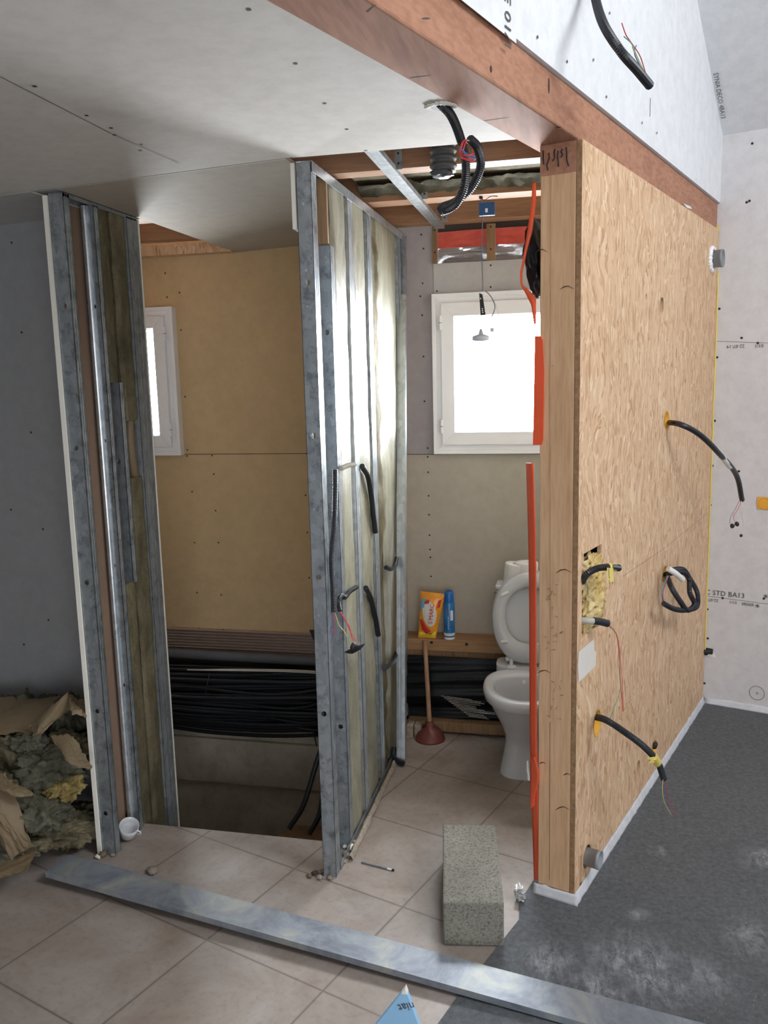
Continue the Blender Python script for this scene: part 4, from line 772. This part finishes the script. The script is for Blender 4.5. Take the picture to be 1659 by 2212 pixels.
m = MB(); sheet(m, lambda u, v: atD(1146+u*(9+9*math.sin(math.pi*min(1, v*1.3)))*(1 if v < .98 else .3), 1635+v*110, PD-.004-.02*u*(1-v)), 4, 16, 'orange_film'); o = m.build('orange_membrane', None, 'small loose orange flap near the foot of the post', 'membrane'); solid(o, .002)
def piece(v, tab):
    for (a, b) in zip(tab, tab[1:]):
        if v <= b[0]: t = (v-a[0])/(b[0]-a[0]); return a[1]+t*(b[1]-a[1])
    return tab[-1][1]
om1 = [(395, 1150), (440, 1148), (500, 1139), (560, 1129), (590, 1123), (615, 1124), (635, 1136), (660, 1148), (700, 1153)]; om2 = [(395, 1158), (440, 1158), (500, 1150), (540, 1139), (590, 1128), (615, 1128), (630, 1146), (645, 1158), (700, 1158)]
m = MB(); sheet(m, lambda u, v: atD(piece(395+305*v, om1)*(1-u)+piece(395+305*v, om2)*u, 395+305*v, PD+.03+.004*u), 2, 44, 'orange_film')
o = m.build('orange_membrane', None, 'upper orange membrane fold wrapped around the black bag beside the post', 'membrane'); solid(o, .002)
m = MB(); c = Vector(atD(1150, 560, PD+.08)); chunk(m, c+Vector((.012, .01, 0)), (.042, .03, .115), 'black_sheet', 5, .25, 4, 1.8); m.build('plastic_bag', None, 'black plastic wrapped bundle bulging beside the top of the post', 'bag')
# ================================================================== CONDUITS ON THE MIDDLE PARTITION
X = -.79
def conduit(name, pts, r, lab, mat='black_plastic', corr=True, group=None, depths=None, plane='X', parent=None):
    f = {'X': atX, 'Y': atY, 'L': atL, 'D': atD}[plane]; P = [f(x, y, d) for (x, y), d in zip(pts, depths)]; m = MB()
    if corr: m.corr(P, r, mat)
    else: m.tube(resample(P, .01), r, mat, 10)
    return m
tn = thing('corrugated_conduit', 'long black corrugated conduit hanging in front of the second partition stud', 'conduit')
m = conduit('', ((724, 1014), (724, 1060), (722, 1130), (716, 1200), (719, 1270), (721, 1322)), .0095, '', depths=[2.70, 2.695, 2.69, 2.69, 2.69, 2.69], plane='Y'); m.build('conduit_tube', tn)
for mt, pts in (('wire_red', ((720, 1322), (722, 1350), (719, 1375))), ('wire_blue', ((718, 1322), (718, 1350), (716, 1385))), ('wire_yellow', ((724, 1325), (732, 1350), (742, 1362), (750, 1375)))):
    m = MB(); m.tube(resample([atY(x, y, 2.68) for x, y in pts], .006), .0013, mt, 5); m.build('wire', tn)
tn = thing('corrugated_conduit', 'short silver-taped conduit emerging from the wool above the hanging switch', 'conduit')
m = conduit('', ((770, 1268), (755, 1278), (745, 1290), (737, 1287), (732, 1300), (734, 1320)), .009, '', depths=[2.98, 2.90, 2.83, 2.77, 2.74, 2.72], plane='Y'); m.build('conduit_tube', tn)
m = MB(); m.tube(resample([atY(x, y, 2.70) for x, y in ((734, 1322), (745, 1338), (755, 1355), (760, 1378), (765, 1385))], .006), .0015, 'wire_red', 5); m.build('wire', tn)
m = MB(); m.tube(resample([atY(x, y, 2.70) for x, y in ((736, 1322), (748, 1342), (757, 1365), (770, 1386))], .006), .0015, 'wire_red', 5); m.build('wire', tn)
sw = thing('switch_mechanism', 'black switch mechanism dangling from red wires on the partition', 'switch')
m = MB(); m.add([atY(x, y, 2.70-(.01 if x > 760 else 0)) for x, y in ((744, 1408), (768, 1396), (789, 1390), (780, 1402), (762, 1412), (752, 1411))], [tuple(range(6))], 'black_matte'); o = m.build('mounting_plate', sw); solid(o, .003)
m = MB(); chunk(m, atY(764, 1396, 2.70), (.017, .012, .013), 'black_matte', 4, .3, 2, 3); m.build('switch_body', sw)
m = conduit('', ((737, 1012), (750, 1006), (764, 1003), (766, 1003)), .009, '', depths=[2.83, 2.90, 2.96, 2.99], plane='Y', mat='tape_grey'); m.build('corrugated_conduit', None, 'silvery conduit stub crossing the bright wool at the top of the hanging conduit', 'conduit')
for pts, lab in ((((782, 1007), (795, 1030), (802, 1070), (806, 1110), (811, 1150)), 'upper curved black conduit lying over the second wool slab'), (((790, 1270), (800, 1290), (810, 1330), (817, 1372)), 'lower curved black conduit lying over the second wool slab')):
    m = MB(); m.tube(resample([atX(x, y, -.800) for x, y in pts], .01), .011, 'cable_black', 10); m.build('corrugated_conduit', None, lab, 'conduit')
for pts, lab in ((((834, 1226), (845, 1229), (853, 1222), (857, 1205)), 'upper black cable bend at the rear wool slab'), (((830, 1446), (842, 1436), (852, 1425), (857, 1410)), 'lower black cable bend at the rear wool slab')):
    m = MB(); m.tube(resample([atX(x, y, -.795) for x, y in pts], .01), .010, 'cable_black', 10); m.build('cable', None, lab, 'cable')
m = MB(); m.tube(resample([(-.80, 3.60, .06), (-.80, 3.575, .03), (-.775, 3.55, .016), atZ(872, 1650, .014)], .01), .012, 'black_plastic', 12); m.build('corrugated_conduit', None, 'short black conduit bend on the floor under the leaning stud', 'conduit')
# ================================================================== CONDUITS ON THE OSB WALL
def ebox(pt, lab, r=.032, dep=.04, sz=1):
    d_, z_ = opos(*pt); m = MB(); n = 24
    def rg(l, r): return [B(l, d_+r*math.cos(2*math.pi*k/n), z_+sz*r*math.sin(2*math.pi*k/n)) for k in range(n)]
    loft(m, [rg(KL+.001, r+.005), rg(KL+.0015, r), rg(KL-dep, r-.001), rg(KL-dep, .001)], 'yellow_box', False); m.build('electrical_box', None, lab, 'electrical box')
ebox((1440, 908), 'yellow electrical box high on the chipboard panel with a curving black conduit', .035); ebox((1436, 1240), 'yellow electrical box behind the coiled black conduit'); ebox((1290, 1562), 'larger yellow electrical box low on the panel near the post', .036, .045, 1.17); ebox((1413, 1616), 'small yellow electrical box low on the panel towards the far wall')
def Lc(pts): return [atL(x, y, l) for x, y, l in pts]
tn = thing('corrugated_conduit', 'long black conduit curving out of the highest yellow box with a white tape band', 'conduit')
P = Lc(((1438, 912, KL-.02), (1470, 917, -.80), (1510, 938, -.74), (1550, 976, -.69), (1590, 1025, -.66), (1603, 1080, -.655)))
m = MB(); m.tube(resample(P, .01), .0115, 'black_plastic', 12); m.build('conduit_tube', tn)
m = MB(); a = Lc(((1546, 971, -.695), (1562, 989, -.68), (1577, 1008, -.67))); m.tube(resample(a, .01), .0122, 'tissue', 12); m.build('white_tape', tn)
for mt, pts in (('wire_grey', ((1598, 1080), (1588, 1100), (1578, 1118), (1576, 1132))), ('wire_red', ((1602, 1080), (1595, 1098), (1585, 1115), (1587, 1126))), ('cable_white', ((1602, 1080), (1601, 1105), (1605, 1130), (1603, 1152)))):
    m = MB(); m.tube(resample([atL(x, y, -.655) for x, y in pts], .006), .0012, mt, 5); m.build('wire', tn)
for (x, y, s_) in ((1582, 1136, .010), (1592, 1132, .010), (1601, 1157, .007)):
    m = MB(); chunk(m, atL(x, y, -.655), (s_, s_, s_*1.1), 'black_matte', x, .25, 2, 3); m.build('wire_connector', tn)
tn = thing('corrugated_conduit', 'knotted loop of black corrugated conduit at the middle of the panel', 'conduit')
P = Lc(((1436, 1242, KL-.01), (1450, 1238, -.82), (1475, 1236, -.80), (1488, 1250, -.79), (1490, 1280, -.78), (1500, 1305, -.77), (1485, 1318, -.77), (1470, 1300, -.78), (1452, 1272, -.80), (1441, 1245, -.82)))
m = MB(); m.corr(P, .0115, 'black_plastic'); m.build('conduit_tube', tn)
P = Lc(((1446, 1232, -.835), (1475, 1230, -.80), (1490, 1250, -.79), (1506, 1280, -.77), (1505, 1310, -.765), (1480, 1318, -.775), (1455, 1315, -.79), (1434, 1304, -.80))); m = MB(); m.corr(P, .011, 'black_plastic'); m.build('conduit_tube', tn)
m = MB(); m.tube(resample(Lc(((1443, 1228, -.815), (1460, 1239, -.79), (1474, 1252, -.775))), .01), .0118, 'tissue', 12); m.build('white_tape', tn)
for k, mt in enumerate(('wire_green', 'wire_blue', 'wire_red')):
    m = MB(); m.tube(resample([atL(x+k*1.5, y, -.81) for x, y in ((1441, 1244), (1434, 1265), (1429, 1285), (1432, 1302))], .006), .0013, mt, 5); m.build('wire', tn)
tn = thing('corrugated_conduit', 'black conduit with yellow HAUT tape poking out of the foam-filled notch', 'conduit')
P = Lc(((1256, 1258, KL-.005), (1268, 1240, -.845), (1290, 1228, -.82), (1315, 1225, -.79), (1338, 1227, -.77))); m = MB(); m.corr(P, .0115, 'black_plastic'); m.build('conduit_tube', tn)
a = Lc(((1312, 1225, -.793), (1328, 1226, -.78))); m = MB(); m.tube(a, .0128, 'yellow_tape', 14)
q = [Vector(atL(x, y, -.777)) for x, y in ((1311, 1226), (1324, 1228), (1326, 1256), (1312, 1259))]; m.add(q, [(0, 1, 2, 3)], 'yellow_tape'); tp_ = m.build('yellow_tape', tn)
ux = (q[3]-q[0]).normalized(); uy = (q[1]-q[0]).normalized(); text('HAUT 60', tp_, q[0].lerp(q[1], .22)+ux*.002, ux, uy, .0125, 'screw_dark', 'handwriting', .001)
tn = thing('corrugated_conduit', 'short grey-taped conduit with thin wires at the bottom of the foam-filled notch', 'conduit')
P = Lc(((1256, 1340, KL-.01), (1275, 1341, -.845), (1300, 1343, -.82))); m = MB(); m.tube(resample(P, .01), .0115, 'tape_grey', 12); m.build('grey_tape', tn)
m = MB(); m.tube(resample(Lc(((1281, 1341, -.838), (1297, 1343, -.822), (1313, 1347, -.805))), .01), .0122, 'black_plastic', 12); m.build('conduit_tube', tn)
for mt, pts in (('wire_green', ((1310, 1348), (1330, 1368), (1338, 1400), (1338, 1450), (1340, 1490), (1328, 1525), (1318, 1552))), ('wire_red', ((1312, 1347), (1332, 1370), (1338, 1410), (1343, 1460), (1345, 1500), (1347, 1538))), ('wire_red', ((1312, 1347), (1331, 1370), (1337, 1410), (1340, 1460), (1343, 1510), (1345, 1536)))):
    m = MB(); m.tube(resample([atL(x, y, -.815) for x, y in pts], .01), .0011, mt, 5); m.build('wire', tn)
tn = thing('corrugated_conduit', 'thick black corrugated conduit arching from the lowest box over the grey floor', 'conduit')
P = Lc(((1284, 1548, KL-.02), (1310, 1556, -.80), (1350, 1582, -.74), (1390, 1612, -.69), (1420, 1645, -.66), (1434, 1683, -.65))); m = MB(); m.corr(P, .0115, 'black_plastic'); m.build('conduit_tube', tn)
m = MB(); a = Lc(((1412, 1634, -.665), (1422, 1650, -.66))); m.tube(a, .0132, 'yellow_tape', 14); q = [Vector(atL(x, y, -.662)) for x, y in ((1398, 1637), (1415, 1634), (1420, 1648), (1402, 1648))]; m.add(q, [(0, 1, 2, 3)], 'yellow_tape'); tp_ = m.build('yellow_tape', tn); text('ST M', tp_, q[3].lerp(q[0], .3)+Vector((0, 0, .0)), (q[1]-q[0]), Vector((0, 0, 1)), .009, 'screw_dark', 'handwriting', .001)
for mt, pts in (('wire_yellow', ((1432, 1684), (1431, 1710), (1436, 1735), (1450, 1760))), ('wire_blue', ((1434, 1684), (1437, 1710), (1443, 1738), (1452, 1758))), ('wire_red', ((1437, 1684), (1441, 1710), (1449, 1740), (1463, 1766)))):
    m = MB(); m.tube(resample([atL(x, y, -.648) for x, y in pts], .008), .0013, mt, 5); m.build('wire', tn)
m = MB(); chunk(m, atL(1414, 1610, KL+.006), (.014, .012, .018), 'black_matte', 8, .3, 2, 3); m.build('conduit_plug', None, 'black conduit stub in the small low yellow box', 'conduit')
m = MB(); RB = Matrix(((LBv[0], DBv[0], 0), (LBv[1], DBv[1], 0), (0, 0, 1)))
for q_, sz_, sd_ in (((1279, 1225), (.024, .080, .045), 12), ((1277, 1258), (.026, .085, .050), 13), ((1279, 1292), (.030, .092, .055), 14), ((1278, 1325), (.024, .080, .045), 15), ((1268, 1352), (.012, .035, .030), 16)):
    chunk(m, Vector(atL(q_[0], q_[1], KL-.012)), sz_, 'wool_cream', sd_, .55, 4, 3, RB)
m.build('glass_wool_tuft', None, 'cream yellow glass wool bulging out of the notch in the panel', 'insulation')
def pvc(pt, r, ln, lab, foam=False):
    d_, z_ = opos(*pt); n = 32; w = thing('pvc_pipe', lab, 'pipe'); m = MB()
    def rg(l, r): return [B(l, d_+r*math.cos(2*math.pi*k/n), z_+r*math.sin(2*math.pi*k/n)) for k in range(n)]
    loft(m, [rg(KL-.05, r), rg(KL+ln-.012, r), rg(KL+ln-.012, r*1.03), rg(KL+ln, r*1.03), rg(KL+ln, r*.92), rg(KL-.05, r*.92)], 'pvc_grey', False); m.build('pipe_body', w)
    if foam:
        m = MB()
        for k in range(22): a = 2*math.pi*k/22; chunk(m, B(KL+.004, d_+(r+.007)*math.cos(a), z_+(r+.010)*math.sin(a)), (.012, .012, .012), 'pvc_white', k, .5, 2)
        m.build('expanding_foam', w)
pvc((1266, 1850), .031, .050, 'grey plastic waste pipe stub low on the panel beside the post foot'); pvc((1536, 560), .040, .055, 'grey plastic pipe stub with white foam collar near the top corner', True)
# right wall bits
m = MB(); c = Vector(atD(1652, 1087, WD-.003)); u = Vector(LU); v = Vector(UZ)
m.add([c+u*a+v*b-Vector(DBv)*.002 for a, b in ((-.034, .03), (.034, .03), (.034, -.032), (-.030, -.03), (-.036, 0))], [(0, 1, 2, 3, 4)], 'yellow_box'); m.tube([c+u*.026*math.cos(t)+v*.026*math.sin(t)-Vector(DBv)*.003 for t in [k*.2618 for k in range(25)]], .0016, 'yellow_box', 6); o = m.build('electrical_box', None, 'orange-yellow box cover on the white wall at the photo edge', 'electrical box')
m = MB(); q = [atD(x, y, WD-.0015) for x, y in ((1513, 1405), (1519, 1398), (1541, 1402), (1541, 1408), (1547, 1420), (1540, 1418), (1522, 1415), (1513, 1414))]; m.add(q, [tuple(range(8))], 'screw_dark'); m.add([atD(x, y, WD-.002) for x, y in ((1540, 1402), (1543, 1410), (1548, 1421), (1541, 1420), (1527, 1416), (1530, 1413), (1539, 1414))], [tuple(range(7))], 'gypsum'); m.build('broken_hole', wr)
m = MB(); m.corr([atD(1514, 1408, WD-.008), atD(1526, 1407, WD-.014), atD(1540, 1408, WD-.012)], .010, 'black_plastic'); m.build('corrugated_conduit', None, 'short black conduit in the broken hole low on the white wall', 'conduit')
# conduit at the knee wall
tn = thing('corrugated_conduit', 'black corrugated conduit hanging down in front of the bright upper wall', 'conduit')
P = [atL(x, y, l) for x, y, l in ((1278, -60, KL+.02), (1287, 0, -.80), (1305, 55, -.74), (1340, 110, -.69), (1375, 150, -.67), (1403, 184, -.66))]; m = MB(); m.corr(P, .0125, 'black_plastic'); m.build('conduit_tube', tn)
for mt, pts in (('wire_red', ((1394, 156), (1382, 120), (1362, 90), (1352, 75), (1343, 50))), ('wire_green', ((1390, 152), (1375, 120), (1365, 95), (1348, 79))), ('wire_blue', ((1384, 145), (1371, 118), (1372, 105), (1375, 98))), ('wire_yellow', ((1388, 150), (1378, 130), (1371, 115), (1366, 100)))):
    m = MB(); m.tube(resample([atL(x, y, -.665) for x, y in pts], .008), .0014, mt, 5); m.build('wire', tn)
m = MB(); m.prism([atL(x, y, KL-.008) for x, y in ((1473, 440), (1488, 446), (1492, 452), (1482, 450))], tuple(np.array(LBv)*.006), 'tissue'); m.build('paper_scrap', None, 'tiny white paper scrap stuck on the lower edge of the beam', 'paper')
# ================================================================== FLOOR THINGS
# long metal channel across the foreground
f0 = Vector(atZ(150, 1846, .052)); n0 = Vector(atZ(1500, 2205, .024)); t = (n0-f0).normalized(); sd = Vector((t.y, -t.x, 0)).normalized(); nz = sd.cross(t)*-1; nz = nz if nz.z > 0 else -nz
ch = thing('metal_channel', 'long dusty grey metal channel lying across the foreground floor', 'channel'); L = (n0-f0).length+.60; W_ = .118; CH = .020
fr = lambda x, y, z: tuple(f0+t*x+sd*y+nz*(z-CH))
m = MB(); m.box(0, L, 0, W_, CH-.0015, CH, 'galvanised_dusty', fr); m.box(0, L, 0, .0015, 0, CH-.0015, 'galvanised_dusty', fr); m.box(0, L, W_-.0015, W_, 0, CH-.0015, 'galvanised_dusty', fr)
m.build('channel_body', ch)
bp = Vector(atZ(958, 2043, 0)); bq = Vector(atZ(1089, 2046, 0)); u = (bq-bp).normalized(); v = Vector((-u.y, u.x, 0)); bw = (bq-bp).length
fb = lambda x, y, z: tuple(bp+u*x+v*y+Vector((0, 0, z)))
m = MB(); m.box(0, bw, 0, .46, .0, .148, 'block_concrete', fb); m.build('concrete_block', None, 'grey concrete block standing on the tiles before the toilet doorway', 'block', bevel=.006)
pn = thing('screwdriver_bit', 'thin dark metal rod with a white tip section lying on the tiles', 'tool'); a, b = Vector(atZ(781, 1862, .004)), Vector(atZ(851, 1880, .004))
m = MB(); m.tube([a, a.lerp(b, .8)], .0035, 'galvanised_dull', 8); m.build('shaft', pn); m = MB(); m.tube([a.lerp(b, .8), a.lerp(b, .94)], .0032, 'pvc_white', 8); m.build('sleeve', pn); m = MB(); m.tube([a.lerp(b, .94), b], .0042, 'black_matte', 8); m.build('tip', pn)
m = MB(); chunk(m, atZ(1123, 1932, .022), (.020, .016, .032), 'foil', 6, .6, 3, 3); m.build('foil_scrap', None, 'crumpled silver foil scrap on the grey floor left of the post', 'scrap')
# blue board offcut in the foreground
m = MB(); Yt = 1.50; tip = Vector(atY(875, 2136, Yt)); q = [tip, Vector(atY(903, 2212, Yt)), Vector(atY(960, 2420, Yt)), Vector(atY(650, 2420, Yt)), Vector(atY(814, 2212, Yt))]
m.prism([tuple(x) for x in q], (0, .0125, 0), 'blue_board'); bo = m.build('board_offcut', None, 'pointed light blue plasterboard offcut at the bottom edge of the photo', 'plasterboard')
m = MB(); k = .14; m.prism([tuple(tip+Vector((0, -.0006, .0005))), tuple(tip.lerp(q[1], .16)+Vector((0, -.0006, 0))), tuple(tip.lerp(q[4], .14)+Vector((0, -.0006, 0)))], (0, .0137, 0), 'gypsum'); m.build('white_tip', bo)
text('niat', bo, Vector(atY(893, 2164, Yt-.001)), Vector((-1, 0, -.35)), Vector((.35, 0, -1)), .024, 'ink')
# cup
cp = thing('white_cup', 'small white cup tilted in the gap at the foot of the second stud', 'cup'); c = Vector(atZ(276, 1806, .01)); M = Matrix.Translation(c+Vector((0, 0, .0))) @ Matrix.Rotation(.38, 4, 'Y') @ Matrix.Rotation(.35, 4, 'X')
m = MB(); m.lathe([(0, 0), (.022, 0), (.031, .018), (.036, .045), (.038, .068), (.036, .068), (.033, .045), (.028, .02), (0, .006)], 'ceramic', n=28, M=M); m.build('cup_body', cp)
m = MB(); m.tube([M @ Vector(q_) for q_ in ((.036, .0, .062), (.050, 0, .062), (.053, 0, .050), (.040, 0, .044))], .0035, 'ceramic', 8); m.build('cup_handle', cp)
# rubble at stud feet
rr = random.Random(8)
for (cx, cy, mt, s_, lab) in [(760, 1830, 'gypsum', .018, 0), (745, 1828, 'gypsum', .012, 0), (747, 1845, 'rubble', .016, 0), (765, 1818, 'rubble', .014, 0), (742, 1860, 'rubble', .012, 0), (755, 1790, 'gypsum', .012, 0), (680, 1885, 'burnt', .014, 1), (700, 1880, 'kraft_paper', .018, 1), (690, 1895, 'rubble', .012, 1), (668, 1892, 'kraft_paper', .012, 1), (712, 1895, 'rubble', .012, 1), (222, 1845, 'kraft_paper', .018, 2), (235, 1838, 'rubble', .014, 2), (212, 1850, 'gypsum', .014, 2), (245, 1845, 'rubble', .012, 2), (330, 1880, 'rubble', .022, 3)]:
    m = MB(); p = Vector(atZ(cx, cy, s_*.45)); chunk(m, p, (s_, s_*.8, s_*.5), mt, cx, .5, 2, 2); m.build('rubble_chip', None, ('broken plaster chip at the foot of the second stud of the middle partition', 'broken crumb at the foot of the middle partition front stud', 'broken crumb at the foot of the left partition front stud', 'lone mortar lump on the landing tiles behind the metal channel')[lab], 'debris', ('chips at the middle partition edge', 'crumbs at the middle partition foot', 'crumbs at the left partition foot', None)[lab])
m = MB()
sheet(m, lambda u, v: (-.800+.022*v+.006*noise.noise(Vector((u*20, v*3, 0))), 2.76+u*1.15, .004+.016*math.sin(math.pi*v)+.008*abs(noise.noise(Vector((u*26, v*2, 4))))), 90, 6, 'rubble'); m.build('mortar_ridge', None, 'rough broken mortar ridge along the foot of the middle partition', 'mortar')
# insulation heap at the left
rr = random.Random(21); H = 'torn insulation pieces of the heap'
heap = [((60, 1560), 2.86, (.13, .09, .11), 'wool_grey'), ((30, 1640), 2.70, (.15, .10, .12), 'wool_dark'), ((60, 1610), 2.66, (.07, .06, .05), 'wool_grey'), ((100, 1665), 2.60, (.11, .08, .075), 'wool_grey'), ((150, 1620), 2.72, (.10, .07, .07), 'wool_dark'), ((165, 1705), 2.58, (.075, .06, .045), 'wool_yellow'), ((110, 1750), 2.52, (.14, .10, .06), 'wool_grey'), ((150, 1550), 2.84, (.10, .07, .09), 'wool_grey'), ((20, 1730), 2.55, (.13, .10, .11), 'wool_dark'), ((110, 1800), 2.52, (.12, .10, .04), 'wool_dark'), ((25, 1830), 2.42, (.10, .08, .05), 'wool_grey'), ((170, 1780), 2.68, (.12, .10, .06), 'wool_dark'), ((-90, 1680), 2.66, (.17, .14, .10), 'wool_grey'), ((-110, 1560), 2.82, (.15, .12, .12), 'wool_dark'), ((-190, 1720), 2.70, (.14, .12, .06), 'wool_grey')]
names = ['grey wool lump high at the back of the heap', 'dark wool lump at the left middle of the heap', 'small grey wool tuft under the kraft sheet', 'large torn grey wool piece in the middle of the heap', 'dark wool piece under the right paper flap', 'yellow wool tuft at the right side of the heap', 'wide grey wool slab with a pale frayed end low in the heap', 'grey wool lump behind the folded paper strip', 'dark wool lump behind the lower paper sheet', 'flat dark wool piece at the front foot of the heap', 'small grey wool piece at the lower left of the heap', 'dark wool piece low beside the partition foot', 'grey wool lump at the far left of the heap', 'dark wool lump at the far left back of the heap', 'flat grey wool piece at the far left end of the heap']
for i, ((x, y), Y, sz, mt) in enumerate(heap):
    c = Vector(atY(x, y, Y)); c.z = max(c.z, sz[2]*.75); c.x = min(c.x, -1.74-sz[0]*.95); m = MB(); chunk(m, c, sz, mt, i+40, .45, 5, 2.6); o = m.build('insulation_piece', None, names[i], 'insulation', H)
def paper(pts, Y, lab, mat='kraft_paper', bend=.03):
    a, b, c_, d_ = [Vector(atY(x, y, yy)) for (x, y), yy in zip(pts, Y)]
    def fn(u, v):
        p = a.lerp(b, u).lerp(d_.lerp(c_, u), v); w = noise.noise(Vector((u*2.5+pts[0][0], v*2.5, 1)))*bend+.01*noise.noise(Vector((u*9, v*9, pts[0][1]))); return tuple(p+Vector((0, -.05*math.sin(math.pi*u)*math.sin(math.pi*v)+w, w*.6)))
    m = MB(); sheet(m, fn, 16, 16, mat, False); o = m.build('kraft_paper_sheet', None, lab, 'paper', 'torn kraft paper on the heap'); solid(o, .0015)
paper(((-70, 1500), (128, 1512), (62, 1588), (-70, 1590)), (2.88, 2.80, 2.62, 2.62), 'wide brown kraft sheet topping the insulation heap')
paper(((60, 1572), (142, 1500), (150, 1535), (86, 1590)), (2.55, 2.66, 2.66, 2.52), 'folded pale brown paper strip leaning diagonally on the heap')
paper(((142, 1502), (188, 1512), (187, 1550), (165, 1530)), (2.68, 2.70, 2.62, 2.60), 'small brown paper wing behind the folded strip', bend=.01)
paper(((110, 1590), (160, 1588), (198, 1660), (190, 1665)), (2.56, 2.58, 2.54, 2.52), 'brown paper flap along the right side of the heap', bend=.01)
paper(((-20, 1660), (10, 1675), (75, 1830), (10, 1850)), (2.44, 2.44, 2.36, 2.36), 'tall creased brown paper at the lower left front of the heap')
paper(((-10, 1665), (12, 1680), (78, 1718), (38, 1718)), (2.43, 2.43, 2.40, 2.40), 'pointed brown paper tongue above the lower sheet', bend=.01)
paper(((-40, 1840), (80, 1832), (60, 1880), (-40, 1910)), (2.40, 2.40, 2.30, 2.30), 'flat brown paper scrap on the floor before the heap', bend=.006)
